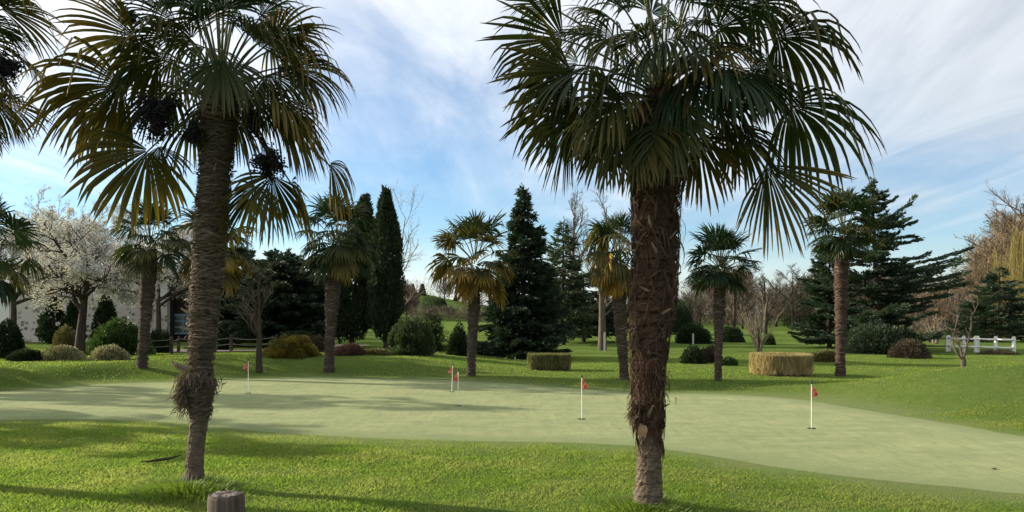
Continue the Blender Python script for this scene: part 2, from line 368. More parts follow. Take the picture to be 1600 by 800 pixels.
def catmull(P, k):
    n = len(P); o = []
    for i in range(n):
        a, b, c, d = P[i - 1], P[i], P[(i + 1) % n], P[(i + 2) % n]
        for t in np.arange(k) / k:
            o.append(.5 * ((2 * b) + (c - a) * t + (2 * a - 5 * b + 4 * c - d) * t * t + (3 * b - a - 3 * c + d) * t ** 3))
    return np.array(o)
POLY = catmull(ctrl, 6)
def inside(x, y):
    r = np.zeros(np.shape(x), bool); n = len(POLY)
    for i in range(n):
        x1, y1 = POLY[i - 1]; x2, y2 = POLY[i]
        c = ((y1 > y) != (y2 > y)); 
        if c.any(): r ^= c & (x < (x2 - x1) * (y - y1) / (y2 - y1 + 1e-12) + x1)
    return r
def pdist(x, y):
    d = np.full(np.shape(x), 1e9)
    for i in range(len(POLY)):
        a = POLY[i - 1]; b = POLY[i]; ab = b - a; L = (ab @ ab) + 1e-12
        t = np.clip(((x - a[0]) * ab[0] + (y - a[1]) * ab[1]) / L, 0, 1)
        d = np.minimum(d, (x - a[0] - t * ab[0]) ** 2 + (y - a[1] - t * ab[1]) ** 2)
    return np.sqrt(d)
_fx = np.array([flat(*p)[0] for p in far_px[::-1]]); _fy = np.array([flat(*p)[1] for p in far_px[::-1]])
def HT(x, y):
    x = np.asarray(x, float); y = np.asarray(y, float)
    yf = np.interp(x, _fx, _fy)
    back = sstep(2.0, -4.5, x) * sstep(0.1, 3.4, y - yf) * (.37 - .10 * sstep(5, 12, y - yf)) * sstep(60, 34, y)
    back = back + sstep(-1, 3, x) * sstep(0, 3, y - yf) * .04 * sstep(60, 30, y)
    rx = np.where(x < 9.2, (x - 9.2) / 2.6, (x - 9.2) / 30)
    rm = .60 * np.exp(-rx ** 2 - ((y - 14.8) / 2.1) ** 2)
    fg = .05 * (fbm(x * .35 + 5, y * .35) - .5) * sstep(40, 15, y)
    far = (fbm(x * .03, y * .03) - .5) * .5 * sstep(30, 70, y)
    hill = 10.5 * np.exp(-((x + 50) / 42) ** 2 - ((y - 240) / 80) ** 2)
    hill = hill + sstep(70, 160, y) * 1.2 * (fbm(x * .02 + 9, y * .02) - .4)
    m = 1.0
    near = (np.abs(x) < 30) & (y > 2) & (y < 30)
    d = np.full(x.shape, 10.); ins = np.zeros(x.shape, bool)
    if near.any():
        d[near] = pdist(x[near], y[near]); ins[near] = inside(x[near], y[near])
    w = np.where(ins, 0, sstep(0, 1.6, d))
    return (rm + back) * w + fg * np.where(ins, .3, .3 + .7 * sstep(0, 1, d)) + far + hill
def h1(x, y): return float(HT(np.array([x]), np.array([y]))[0])
def gp(px, d): x = WX(px, d); return np.array([x, d, h1(x, d)])

def axis(pos, fine, n_out, far):
    t = np.arange(-pos, pos + 1e-6, fine); g = pos + (far - pos) * (np.linspace(0, 1, n_out + 1)[1:] ** 3.2)
    return np.concatenate([-g[::-1], t, g])
gx = axis(16, .22, 60, 2600)
gy = np.concatenate([-np.geomspace(2600, 3, 18), np.arange(-1.5, 26, .22), 26 + (2900 - 26) * np.linspace(0, 1, 110)[1:] ** 3.2])
GX, GY = np.meshgrid(gx, gy); GZ = HT(GX.ravel(), GY.ravel()).reshape(GX.shape)
b = Buf(); cl0 = np.ones(GX.size); nr_ = ((np.abs(GX) < 20) & (GY > 4) & (GY < 24)).ravel(); cl0[nr_] = sstep(.05, 1.1, pdist(GX.ravel()[nr_], GY.ravel()[nr_])); b.add(np.stack([GX, GY, GZ], -1), grid_faces(len(gy), len(gx), False), .5, cl0)
o = part('lawn_ground', b.mesh('lawn_ground', M['lawn'], True)); o['kind'] = 'structure'
# putting green sheet
ix = np.arange(-14, 9, .25); iy = np.arange(6.8, 20, .25); IX, IY = [a.ravel() for a in np.meshgrid(ix, iy)]
k_ = inside(IX, IY); IX, IY = IX[k_], IY[k_]; k_ = pdist(IX, IY) > .08; IX, IY = IX[k_], IY[k_]
nb = len(POLY); vv = [Vector((float(p[0]), float(p[1]))) for p in POLY] + [Vector((float(a), float(c))) for a, c in zip(IX, IY)]
r = delaunay_2d_cdt(vv, [(i, (i + 1) % nb) for i in range(nb)], [], 1, 1e-5)
pv = np.array([(v.x, v.y) for v in r[0]]); b = Buf()
b.add(np.column_stack([pv, HT(pv[:, 0], pv[:, 1]) + .0015 + .009 * sstep(0, .5, pdist(pv[:, 0], pv[:, 1]))]), np.array([f for f in r[2]]), .5, sstep(0, .8, pdist(pv[:, 0], pv[:, 1])))
o = part('putting_green', b.mesh('putting_green', M['green'], True)); o['kind'] = 'structure'

# path behind the left mound
pp = [(-15.5, 29.5), (-13.2, 28.4), (-11.2, 27.6), (-9.6, 27.3), (-8.4, 28.2), (-7.2, 30.5), (-6.4, 34)]
cl_ = np.array(pp, float); seg = []
for i in range(len(cl_) - 1):
    for t in np.linspace(0, 1, 8, endpoint=False): seg.append(cl_[i] * (1 - t) + cl_[i + 1] * t)
seg = np.array(seg); ker = np.ones(7) / 7
seg = np.stack([np.convolve(np.pad(seg[:, i], 3, mode='edge'), ker, 'valid') for i in (0, 1)], 1)
T = nz(np.gradient(seg, axis=0)); Np = np.stack([-T[:, 1], T[:, 0]], 1)
rows = np.stack([seg + Np * o_ for o_ in (-.8, -.4, 0, .4, .8)], 1)
b = Buf(); b.add(np.concatenate([rows, (HT(rows[..., 0].ravel(), rows[..., 1].ravel()) + .03).reshape(rows.shape[:2])[..., None]], -1), grid_faces(len(rows), 5, False))
o = part('path', b.mesh('path', M['path'], True)); o['kind'] = 'structure'

# ------------------------------------------------------------------ grass
def grass(name, label, n, x0, x1, y0, y1, hgt, wid, mat, seed, fan=True, pad=.045, dens=None):
    r = np.random.default_rng(seed)
    y = np.sqrt(r.random(n) * (y1 ** 2 - y0 ** 2) + y0 ** 2) if fan else r.uniform(y0, y1, n)
    x = r.uniform(x0, x1, n) * (y if fan else 1)
    q = fbm(x * 3.1, y * 3.1, 3)
    keep = ~inside(x, y)
    if pad: keep = ~inside(x, y) | (pdist(x, y) < pad * 3 * vnoise(x * 9, y * 9))
    if dens is not None: keep &= r.random(n) < dens(x, y)
    x, y, q = x[keep], y[keep], q[keep]; n = len(x); z = HT(x, y) - .004
    big = fbm(x * .8 + 40, y * .8, 3)
    h = hgt * (.4 + .6 * sstep(.0, .9, pdist(x, y))) * r.uniform(.5, 1.2, n) * (.25 + 1.5 * q) * (.6 + .9 * big)
    az = r.uniform(0, 2 * math.pi, n); le = r.uniform(.15, .95, n)
    P = np.column_stack([x, y, z]); D = np.column_stack([np.cos(az) * le, np.sin(az) * le, np.ones(n)])
    az2 = r.uniform(0, math.pi, n); S = np.column_stack([np.cos(az2), np.sin(az2), np.zeros(n)]) * (wid * r.uniform(.6, 1.3, n))[:, None]
    mid = P + D * h[:, None] * .55; tip = P + D * h[:, None] + np.column_stack([np.cos(az), np.sin(az), -.35 * np.ones(n)]) * (h * .35)[:, None]
    X = np.stack([P - S, P + S, mid + S * .7, tip, mid - S * .7], 1)
    i = np.arange(n)[:, None] * 5
    b = Buf(); a = np.clip(r.normal(.25 + .6 * q, .25), 0, 1)
    b.add(X, i + np.array([[0, 1, 2, 3, 4]]), np.repeat(a, 5), np.tile([0, 0, .5, 1, .5], n))
    o = part(name, b.mesh(name, mat)); o['kind'] = 'stuff'; o['label'] = label; o['category'] = 'grass'
grass('lawn_grass', 'short sunlit lawn grass in the foreground before the putting green', 270000, -.72, .74, 5.3, 12.5, .034, .0042, M['grass'], 1, dens=lambda x, y: np.clip(1.5 - (y - 6) * .1, .6, 1))
grass('mound_grass', 'longer lawn grass on the mounds behind the putting green', 150000, -.74, .78, 12.2, 30, .032, .0075, M['grass'], 2)

# ------------------------------------------------------------------ palms
UP = np.array([0, 0, 1.0])
def frond_geo(buf, H, A, N, R, nseg, droop, r, st=8, split=.42, span=1.95, cup=.06, brk=.25, mat=0, wf=1.0):
    A = nz(A); N = nz(N - A * (N @ A)); Bv = np.cross(N, A)
    th = np.linspace(-span, span, nseg) + r.normal(0, .012, nseg); dth = 2 * span / nseg
    Rs = R * (.66 + .34 * np.cos(th * .72)) * r.uniform(.9, 1.04, nseg)
    d0 = np.cos(th)[:, None] * A + np.sin(th)[:, None] * Bv + (cup * np.sin(th) ** 2 - .02)[:, None] * N + r.normal(0, .025, (nseg, 3))
    d0 = nz(d0); s = np.linspace(.03, 1, st); pos = H + d0 * (Rs * s[0])[:, None]
    dr = droop * r.uniform(.6, 1.4, nseg) * (1 + .9 * np.abs(np.sin(th))); bk = (r.random(nseg) < brk) * r.uniform(.5, 1.6, nseg); sb = r.uniform(.55, .8, nseg)
    Lat0 = nz(np.cross(N, d0)); rows = []
    tw = r.normal(0, .25, nseg)
    for i, si in enumerate(s):
        g = dr * si ** 2.0 + bk * np.clip((si - sb) / .15, 0, 1)
        d = nz(d0 - UP * g[:, None])
        if i: pos = pos + d * (Rs * (s[i] - s[i - 1]))[:, None]
        wj = math.tan(dth / 2) * np.minimum(si, split) * Rs * 1.03
        w = wj if si <= split else wj * (1 - (si - split) / (1 - split + .001)) ** .42
        w = np.maximum(w, .0012) * wf
        Lat = nz(Lat0 + N * (tw * max(0, si - split) * 1.6)[:, None]); Nn = nz(np.cross(d, Lat)); 
        Nn = Nn * np.sign((Nn * N).sum(1) + 1e-6)[:, None]
        rows.append(np.stack([pos - Lat * w[:, None] + Nn * (w * .55)[:, None], pos, pos + Lat * w[:, None] + Nn * (w * .55)[:, None]], 1))
    X = np.stack(rows, 1)                                   # seg, st, 3, xyz
    f = grid_faces(st, 3, False); fa = (f[None] + (np.arange(nseg) * st * 3)[:, None, None]).reshape(-1, 4)
    buf.add(X, fa, np.repeat(r.random(nseg), st * 3), np.tile(np.repeat(s, 3), nseg), mat)
def rotv(v, k, a): return v * math.cos(a) + np.cross(k, v) * math.sin(a) + k * (k @ v) * (1 - math.cos(a))
def curve2(a, c, h, n):
    t = np.linspace(0, 1, n)[:, None]; return a * (1 - t) ** 2 + 2 * c * t * (1 - t) + h * t * t

def palm(label, spine, d, crown, keys=(), nfill=30, R=.62, Lp=.62, seed=1, detail=2, ages=(.25, .5), tmat='fibre', rib='ribbon', group='palms round the putting green',
         fill_el=(88, -62), ring=None, stubs=0, fruit=(), fib=1.0, old=0, avoid=None, lean=0.0, base=None, kd=1.0, nseg=None, stiff=1.0, tw=.92):
    r = np.random.default_rng(seed)
    sp_ = sorted(spine, key=lambda q: -q[0]); ys = np.array([q[0] for q in sp_], float)
    z = CH - (ys - HY) / F * d; xs = np.array([WX(q[1], d) for q in sp_]); rad = np.array([q[2] for q in sp_]) / 2 / F * d * (tw if detail == 2 else .78)
    C = W(crown[0], crown[1], d); C[1] += lean
    base = np.array([xs[0], d, h1(xs[0], d)])
    root = thing('palm_tree', label, 'palm tree', base, group)
    z0 = base[2] - .04
    def cx(zq): return np.interp(zq, z, xs)
    def cr(zq): return np.interp(zq, z, rad)
    zt = z[-1]
    def cy(zq): return d + lean * np.clip((zq - z0) / (zt - z0), 0, 1) ** 1.4
    # trunk
    n = int((zt - z0) / (.012 if detail == 2 else .035)); k = 48 if detail == 2 else 18
    zz_ = np.linspace(z0, zt, n); th = np.arange(k) * 2 * math.pi / k
    ZZ, TH = np.meshgrid(zz_, th, indexing='ij')
    ph = ZZ * (58 if detail == 2 else 40) + 1.6 * vnoise(TH * 1.3 + seed, ZZ * 9)
    saw = (ph / (2 * math.pi)) % 1.0
    rel = .86 + .14 * (1 - saw) + .22 * (vnoise(np.cos(TH) * 3 + 7 * seed + 30, ZZ * 14 + np.sin(TH) * 3) - .5)
    rel += .10 * (vnoise(np.cos(TH) * 9 + 60 + seed, ZZ * 40 + np.sin(TH) * 9) - .5)
    rr = cr(ZZ) * (rel if tmat != 'smooth' else 1)
    if ring is not None: rr = np.where(ZZ < ring, cr(ZZ) * (.93 + .07 * (1 - saw) + .10 * (vnoise(np.cos(TH) * 5 + 20, ZZ * 30 + np.sin(TH) * 5) - .5)), rr)
    flare = 1 + .22 * np.exp(-(ZZ - z0) / .10); rr = rr * flare
    X = np.stack([cx(ZZ) + rr * np.cos(TH), cy(ZZ) + rr * np.sin(TH), ZZ], -1)
    b = Buf(); gf = grid_faces(n, k, True); 
    b.add(X, gf, (vnoise(TH * 4, ZZ * 30)).ravel(), .5)
    if ring is not None:
        zc = ZZ.ravel()[gf[:, 0]]; b.m[0] = (zc < ring).astype(int)
    me = b.mesh('trunk', [M[tmat], M['ring_bark']], detail < 2, base); part('trunk', me, root)
    # fibre strands hugging the trunk
    nf = int((2600 if detail == 2 else 420) * fib)
    lo = (ring if ring is not None else z0 + .1)
    zf = r.uniform(lo, zt, nf); tf = r.uniform(0, 2 * math.pi, nf); ln = r.uniform(.06, .24, nf) * (1 if detail == 2 else 1.3)
    swp = r.normal(0, .55, nf) if rib == 'ribbon_dark' else r.choice([-1, 1], nf) * r.uniform(.8, 1.6, nf)
    st = 5; P = np.zeros((nf, st, 3)); tt = np.linspace(0, 1, st)
    outw = r.uniform(.0, .018, nf) + (r.random(nf) < .06) * r.uniform(.01, .05, nf)
    dz = np.where(r.random(nf) < .35, 1, -1) * (r.uniform(.3, .9, nf) if rib == 'ribbon_dark' else np.abs(r.normal(0, .3, nf)))
    for i, t in enumerate(tt):
        zq = zf + dz * ln * t - (ln * (.5 if rib == 'ribbon_dark' else .15) * t * t); R_ = cr(zq) * 1.0 + .004 + outw * np.sin(t * 2.3); aq = tf + swp * ln * t / np.maximum(cr(zq), .05)
        P[:, i] = np.column_stack([cx(zq) + R_ * np.cos(aq), cy(zq) + R_ * np.sin(aq), zq])
    Tn = nz(np.gradient(P, axis=1)); Nr = np.stack([np.cos(tf), np.sin(tf), np.zeros(nf)], -1)[:, None] + r.normal(0, .35, (nf, 1, 3))
    S = nz(np.cross(Tn, np.broadcast_to(Nr, Tn.shape)))
    wd = (r.uniform(.0015, .006, nf) + (r.random(nf) < .12) * .006)[:, None] * np.array([.8, 1, 1, .8, .3]) * (1 if detail == 2 else 1.6)
    b = Buf(); bribbon(b, P, S, wd, r.random(nf))
    # fine hairs standing off the outline
    nh = int((2200 if detail == 2 else 160) * fib); zf = r.uniform(lo, zt, nh); tf = r.uniform(0, 2 * math.pi, nh)
    o_ = np.stack([np.cos(tf), np.sin(tf), np.zeros(nh)], -1); p0 = np.column_stack([cx(zf), cy(zf), zf]) + o_ * (cr(zf) * .97)[:, None]
    dr_ = nz(o_ * r.uniform(.2, 1, nh)[:, None] + r.normal(0, .6, (nh, 3)) + UP * r.uniform(-.9, .4, nh)[:, None]); L_ = r.uniform(.02, .075, nh)[:, None]
    P = np.stack([p0, p0 + dr_ * L_ * .6, p0 + dr_ * L_ - UP * L_ * .3], 1); S = nz(np.cross(dr_, r.normal(size=(nh, 3))))[:, None].repeat(3, 1)
    bribbon(b, P, S, np.full((nh, 3), .0011 if detail == 2 else .002) * np.array([1, .8, .3]), r.random(nh))
    fo = part('trunk_fibre', b.mesh('trunk_fibre', M[rib], False, base), root); fo['kind'] = 'stuff'
    # cut leaf bases
    for i in range(stubs):
        zq = lo + .05 + (zt - lo - .1) * (i + r.random()) / stubs; aq = i * 2.399 + r.normal(0, .3)
        rr_ = float(cr(zq)); o2 = np.array([math.cos(aq), math.sin(aq), 0]); p0 = np.array([float(cx(zq)), float(cy(zq)), zq]) + o2 * rr_ * .97
        dd = nz(o2 * r.uniform(.3, 1.0) + UP * r.uniform(.4, 1) + r.normal(0, .4, 3)); L = r.uniform(.05, .15)
        side = nz(np.cross(dd, o2)); nn = np.cross(side, dd); w_ = r.uniform(.005, .012); tk = .004
        b = Buf(); vs = []
        for t_, ws in ((0, 1.3), (.6, 1.0), (1, .55)):
            c_ = p0 + dd * L * t_
            for q in range(6):
                an = q * math.pi / 3; vs.append(c_ + side * w_ * ws * math.cos(an) + nn * tk * math.sin(an))
        b.add(vs, grid_faces(3, 6, True), r.random() * .4); b.f.append(np.array([[12, 13, 14, 15, 16, 17]])); b.m.append(np.array([0]))
        part('leaf_base', b.mesh('leaf_base', M['stub'], False, base), root)
    # fronds
    ns = nseg or (32 if detail == 2 else 26); st = 9 if detail == 2 else 5
    lst = []
    for kx in keys:
        hx, hy, tx, ty, dh, dtp, roll, drp, age = kx
        lst.append((W(hx, hy, d + dh * kd), W(tx, ty, d + dtp * kd), roll, drp, age, None))
    for i in range(nfill):
        q = (i + .5) / nfill
        el = math.radians(fill_el[0] + (fill_el[1] - fill_el[0]) * q ** .9 + r.normal(0, 5)); az = i * 2.39996 + r.normal(0, .15)
        if avoid and avoid(az, el): continue
        dh = np.array([math.cos(el) * math.cos(az), math.cos(el) * math.sin(az), math.sin(el)]); lp = Lp * r.uniform(.8, 1.15) * (1 if el > 0 else .95)
        c0 = C + UP * (.12 * math.sin(el)); H = c0 + dh * lp; H[2] -= .10 * lp * max(0, math.cos(el))
        sag = (.25 + .35 * q) * stiff
        A = nz(dh - UP * sag * (math.cos(el) + .15)); age = float(np.clip(r.normal(ages[0] + (ages[1] - ages[0]) * q, .10), 0, .9))
        lst.append((H, H + A * R * r.uniform(.85, 1.08) * (1 if q > .12 else .8), r.normal(0, .3), (.3 + 1.2 * q) * stiff * r.uniform(.6, 1.4), age, el))
    for i in range(old):
        az = r.uniform(0, 2 * math.pi); H = C + np.array([math.cos(az) * .28, math.sin(az) * .28, -.45 + r.normal(0, .08)])
        A = nz(np.array([math.cos(az) * .35, math.sin(az) * .35, -1])); lst.append((H, H + A * R * .85, r.normal(0, .4), .5, 1.0, -1.2))
    for H, Tp, roll, drp, age, el in lst:
        A = Tp - H; RL = np.linalg.norm(A); A = A / RL
        side = np.cross(A, UP); side = nz(side) if np.linalg.norm(side) > .15 else nz(np.cross(A, np.array([C[0] - H[0] + .01, C[1] - H[1], 0])))
        N = np.cross(side, A)
        ro = H - C; ro[2] = 0
        if A[2] < -.75 and N @ ro < 0: N = -N
        N = rotv(N, A, roll)
        b = Buf(); frond_geo(b, H, A, N, RL, ns, drp, r, st, split=r.uniform(.42, .6), span=r.uniform(1.1, 1.6) if detail == 2 else r.uniform(1.4, 1.9), cup=r.uniform(-.05, .3), brk=.25 + .35 * r.random() if age < .95 else .6, wf=1.06 if detail == 2 else 1.2)
        fo = part('frond', b.mesh('frond', M['frond'], False, base), root)
        fo.color = (age, float(r.random() * .8), float(r.random()), 1)
        # stalk
        hv = nz(H - C); c0 = C + hv * [.07, .07, 0] + UP * min(.05, hv[2] * .12 - .16); mid = (c0 + H) / 2 + UP * (.12 * np.linalg.norm(H - c0)) ; mid = mid + (H - A * .2 - mid) * .25
        pb = Buf(); btube(pb, curve2(c0, mid, H + A * .05, 8), np.linspace(.013, .007, 8), 5 if detail == 2 else 4, r.random())
        part('petiole', pb.mesh('petiole', M['petiole'], True, base), fo)
    # fruit bunches
    for (fx, fy, fr, fd) in fruit:
        c = W(fx, fy, d + fd); fr = fr / F * d; b = Buf(); r2 = r
        nb_ = int(2400 * (fr / .25) ** 2)
        c1 = C + nz(c - C) * .05
        btube(b, curve2(c1, (c1 + c) / 2 + UP * .12, c, 8), np.linspace(.014, .008, 8), 5, .5, 0)
        ns_ = 26; e = c + nz(r2.normal(size=(ns_, 3))) * fr * r2.uniform(.5, 1.0, (ns_, 1)) - UP * fr * .25
        P = np.stack([np.broadcast_to(c, e.shape), (c + e) / 2 + UP * fr * .1, e], 1); btube(b, P, np.broadcast_to([.006, .004, .002], (ns_, 3)), 3, .5, 0)
        si = r2.integers(0, ns_, nb_); t_ = r2.uniform(.25, 1.05, nb_)[:, None]; bp = c + (e[si] - c) * t_ + r2.normal(0, fr * .10, (nb_, 3)) - UP * r2.uniform(0, .05, nb_)[:, None]
        oc = np.array([[1, 0, 0], [-1, 0, 0], [0, 1, 0], [0, -1, 0], [0, 0, 1], [0, 0, -1]], float); of = np.array([[0, 2, 4], [2, 1, 4], [1, 3, 4], [3, 0, 4], [2, 0, 5], [1, 2, 5], [3, 1, 5], [0, 3, 5]])
        br = r2.uniform(.007, .012, nb_)[:, None, None]
        b.add(bp[:, None] + oc * br, (of[None] + (np.arange(nb_) * 6)[:, None, None]).reshape(-1, 3), np.repeat(r2.random(nb_), 6))
        part('fruit_bunch', b.mesh('fruit_bunch', M['fruit'], True, base), root)
    return root, base

# nearest palm, right of centre
R1, R1b = palm('tall near palm with dark shaggy trunk right of centre, nearest of all',
    [(792, 1012, 54), (750, 1014, 47), (700, 1015, 44), (668, 1017, 43), (655, 1013, 54), (620, 1013, 52), (580, 1012, 56), (540, 1014, 64), (500, 1018, 74), (450, 1022, 77), (400, 1024, 78), (350, 1025, 80), (300, 1025, 84), (260, 1028, 94), (215, 1031, 96), (170, 1035, 84), (140, 1037, 60)],
    6.62, (1036, 120),
    keys=[(880, 60, 745, 62, .1, .05, .75, .12, .1), (893, 112, 762, 165, -.1, -.1, .9, .25, .3), (905, 150, 770, 215, .25, .3, .6, .35, .1), (890, 190, 862, 312, -.05, 0, .2, .25, .15),
          (950, 205, 925, 305, .2, .3, .3, .3, .2), (985, 165, 880, 262, -.45, -.62, 1.25, .35, .15), (1105, 100, 1150, 205, -.45, -.75, .1, .4, .1), (1215, 58, 1372, 52, .1, .15, -.45, 1.7, .15),
          (1235, 165, 1412, 205, -.1, -.05, -.45, 1.7, .1), (1198, 258, 1252, 402, -.1, -.15, -.75, .15, .35), (1150, 205, 1235, 285, .0, .05, -.4, 1.2, .2), (1090, 215, 1118, 335, .1, .15, -.2, .2, .45), (1050, 190, 1040, 290, -.55, -.7, .1, .35, .1),
          (965, 110, 900, 190, -.5, -.75, .5, .5, .1), (860, 10, 790, -10, .0, .0, .8, .3, .1), (1175, 10, 1290, -8, .05, .1, -.5, 1.8, .2), (1000, 200, 985, 300, -.4, -.55, .1, .4, .2), (1120, 160, 1190, 262, -.3, -.4, -.4, .5, .1),
          (1010, 60, 960, 30, -.6, -.95, .4, .6, .1), (1080, 50, 1130, 60, -.6, -.95, -.3, .7, .1)],
    nfill=42, R=.64, Lp=.66, seed=5, tmat='fibre_dark', rib='ribbon_dark', ages=(.0, .15), ring=.62, stubs=70, fib=1.0, tw=.88,
    fill_el=(88, -34), avoid=lambda az, el: el < -.42 and math.sin(az) < -.35)
# the second near palm, left
L1, L1b = palm('tall near palm with grey wrapped trunk and dark fruit bunches, behind the wooden bollard',
    [(764, 303, 38), (730, 304, 35), (700, 306, 33), (660, 311, 36), (640, 313, 42), (605, 312, 46), (575, 313, 43), (540, 316, 46), (500, 318, 52), (450, 322, 55), (400, 327, 57), (350, 330, 58), (300, 334, 58), (250, 338, 60), (215, 340, 66), (180, 342, 76), (150, 344, 66), (125, 345, 40)],
    7.32, (345, 118),
    keys=[(215, 60, 85, 25, .1, .1, .7, .5, .75), (190, 135, 8, 142, -.05, -.1, .7, 1.2, .55), (180, 160, 80, 225, .2, .3, .5, 1.4, .35), (232, 235, 128, 335, -.1, -.1, .75, .5, .45), (250, 228, 262, 300, .25, .4, .2, .4, .4),
          (405, 150, 560, 205, .05, 0, -.5, 1.6, .35), (455, 110, 575, 78, .1, .15, -.5, 1.9, .35), (430, 60, 525, 12, 0, .05, -.4, .9, .5), (425, 275, 420, 392, -.2, -.25, .1, .3, .35), (420, 170, 550, 220, -.2, -.25, -.4, 1.7, .4),
          (400, 290, 352, 385, .05, .1, .3, .6, .25), (515, 255, 565, 345, .1, .15, -.4, 2.0, .5), (455, 285, 500, 385, .0, 0, -.3, .5, .35), (300, 60, 230, 20, -.55, -.8, .4, .6, .3), (380, 50, 420, 20, -.55, -.85, -.4, .6, .15),
          (250, 90, 130, 95, -.35, -.5, .6, .9, .25), (345, 95, 345, 170, -.5, -.85, .1, .6, .1)],
    nfill=40, R=.64, Lp=.60, seed=9, ages=(.0, .15), ring=.68, stubs=14, tw=.80, fib=1.0, fill_el=(88, -38), avoid=lambda az, el: (el < .12 and math.sin(az) < .25 and math.cos(az) < .35) or (el < -.05 and math.sin(az) < -.4),
    fruit=[(246, 166, 42, -.35), (306, 200, 20, -.25), (396, 182, 26, -.3), (420, 246, 30, -.3), (200, 20, 20, .3)])
# loose sheath clump and skirt on the near palms
def clump(root, base, c, rad, n, mat, seed, outdir):
    r = np.random.default_rng(seed); b = Buf(); c = np.asarray(c); od = nz(np.asarray(outdir, float))
    p0 = c + r.normal(0, 1, (n, 3)) * np.asarray(rad); D = nz(od * r.uniform(.1, 1, n)[:, None] + r.normal(0, .55, (n, 3)) - UP * r.uniform(.2, 1.2, n)[:, None]); L = r.uniform(.03, .09, n)[:, None]
    P = np.stack([p0, p0 + D * L * .5, p0 + D * L - UP * L * .35], 1); S = nz(np.cross(D, r.normal(size=(n, 3))))[:, None].repeat(3, 1)
    bribbon(b, P, S, (r.uniform(.001, .006, n)[:, None]) * np.array([1, .9, .4]), r.random(n))
    o = part('loose_sheath', b.mesh('loose_sheath', M[mat], False, base), root); o['kind'] = 'stuff'
def stub(root, base, p, dvec, L, w):
    b = Buf(); dd = nz(np.asarray(dvec, float)); side = nz(np.cross(dd, [0.1, 1, .2])); nn = np.cross(side, dd); vs = []
    for t_, ws in ((0, 1.2), (.4, 1.0), (.8, .9), (1, .5)):
        cc = np.asarray(p) + dd * L * t_ + UP * .02 * t_ * t_
        for q in range(6): vs.append(cc + side * w * ws * math.cos(q * math.pi / 3) + nn * w * .4 * ws * math.sin(q * math.pi / 3))
    b.add(vs, grid_faces(4, 6, True), .2); b.f.append(np.array([[18, 19, 20, 21, 22, 23]])); b.m.append(np.array([0]))
    part('leaf_base', b.mesh('leaf_base', M['stub'], False, base), root)
clump(L1, L1b, W(288, 612, 7.25), (.03, .05, .07), 900, 'ribbon', 1, (-.8, -.3, -.2))
clump(L1, L1b, W(312, 592, 7.2), (.08, .02, .04), 420, 'ribbon', 2, (0, -1, -.3))
clump(L1, L1b, W(330, 600, 7.3), (.015, .04, .05), 160, 'ribbon', 3, (1, -.2, -.4))
stub(L1, L1b, W(290, 583, 7.2), (-1, -.2, .75), .15, .02); stub(L1, L1b, W(298, 577, 7.12), (-.9, -.5, .25), .13, .028)
stub(L1, L1b, W(292, 598, 7.25), (-1, .1, .35), .10, .02); stub(L1, L1b, W(298, 490, 7.15), (-1, -.2, .35), .09, .012); stub(L1, L1b, W(300, 516, 7.15), (-.9, -.4, .1), .10, .014)
clump(R1, R1b, W(993, 640, 6.5), (.012, .03, .05), 420, 'ribbon_dark', 4, (-.5, -.5, -.6))
clump(R1, R1b, W(1014, 590, 6.44), (.07, .02, .08), 420, 'ribbon_dark', 5, (0, -1, -.6))
b = Buf(); pts = [W(1003 + 9 * math.cos(a), 672 + 11 * math.sin(a), 6.505 - .01 * math.cos(2 * a)) for a in np.linspace(0, 2 * math.pi, 10, endpoint=False)]
b.add(pts + [W(1003, 672, 6.49)], [[i, (i + 1) % 10, 10] for i in range(10)]); part('bare_patch', b.mesh('bare_patch', M['cutface'], True, R1b), R1)

# palm entering the frame top left, trunk beyond the left edge
palm('near palm whose fronds reach in at the top left corner', [(762, -92, 40), (600, -92, 44), (400, -90, 56), (200, -98, 60), (110, -100, 60)], 7.5, (-100, 70),
     keys=[(0, 12, 118, 22, 0, .05, -.5, .6, .45), (-15, 150, 65, 205, 0, 0, -.5, .7, .45), (-40, 60, 60, 70, .3, .4, -.4, .8, .3), (-25, 190, -5, 245, .1, .1, .2, .3, .6), (5, 160, 95, 172, .25, .35, -.4, .7, .5)],
     nfill=34, R=.58, Lp=.56, seed=21, ages=(.0, .25), ring=.5, fib=.4, fruit=[(8, 95, 32, 0)])
# palms further off
def far_palm(label, bx, by, tx, ty, d, wb, wt, crown, nfill=30, R=.55, seed=3, **kw):
    sp_ = [(by + 6, bx, wb * .95), (by - (by - ty) * .15, bx + (tx - bx) * .12, wb * .85), (by - (by - ty) * .4, bx + (tx - bx) * .42, wb), (by - (by - ty) * .7, bx + (tx - bx) * .75, wt), (ty, tx, wt), (ty - 16, crown[0], wt * .9)]
    return palm(label, sp_, d, crown, nfill=nfill, R=R, seed=seed, detail=1, **{'tmat': 'fibre_far', 'rib': 'ribbon_far', **kw})
far_palm('palm at the left edge with drooping crown, trunk beyond the frame', -34, 606, -22, 440, 17, 24, 28, (-20, 395), R=.62, Lp=.7, seed=31, ages=(.0, .2), fill_el=(88, -60), old=0)
far_palm('palm leaning a little before the white blossom tree', 222, 568, 233, 405, 20, 22, 30, (235, 378), R=.62, Lp=.58, seed=32, stiff=.6, ages=(.0, .1), fill_el=(85, -45), old=0)
far_palm('palm with yellowing fronds hidden behind the near left trunk', 318, 568, 330, 400, 21, 22, 26, (332, 385), R=.72, Lp=.7, seed=33, ages=(.15, .6), old=2)
far_palm('palm with grey trunk standing before the two dark cypresses', 514, 567, 522, 400, 21, 22, 32, (526, 372), nfill=34, R=.72, Lp=.62, seed=34, stiff=.6, ages=(.0, .08), fill_el=(88, -50), old=0)
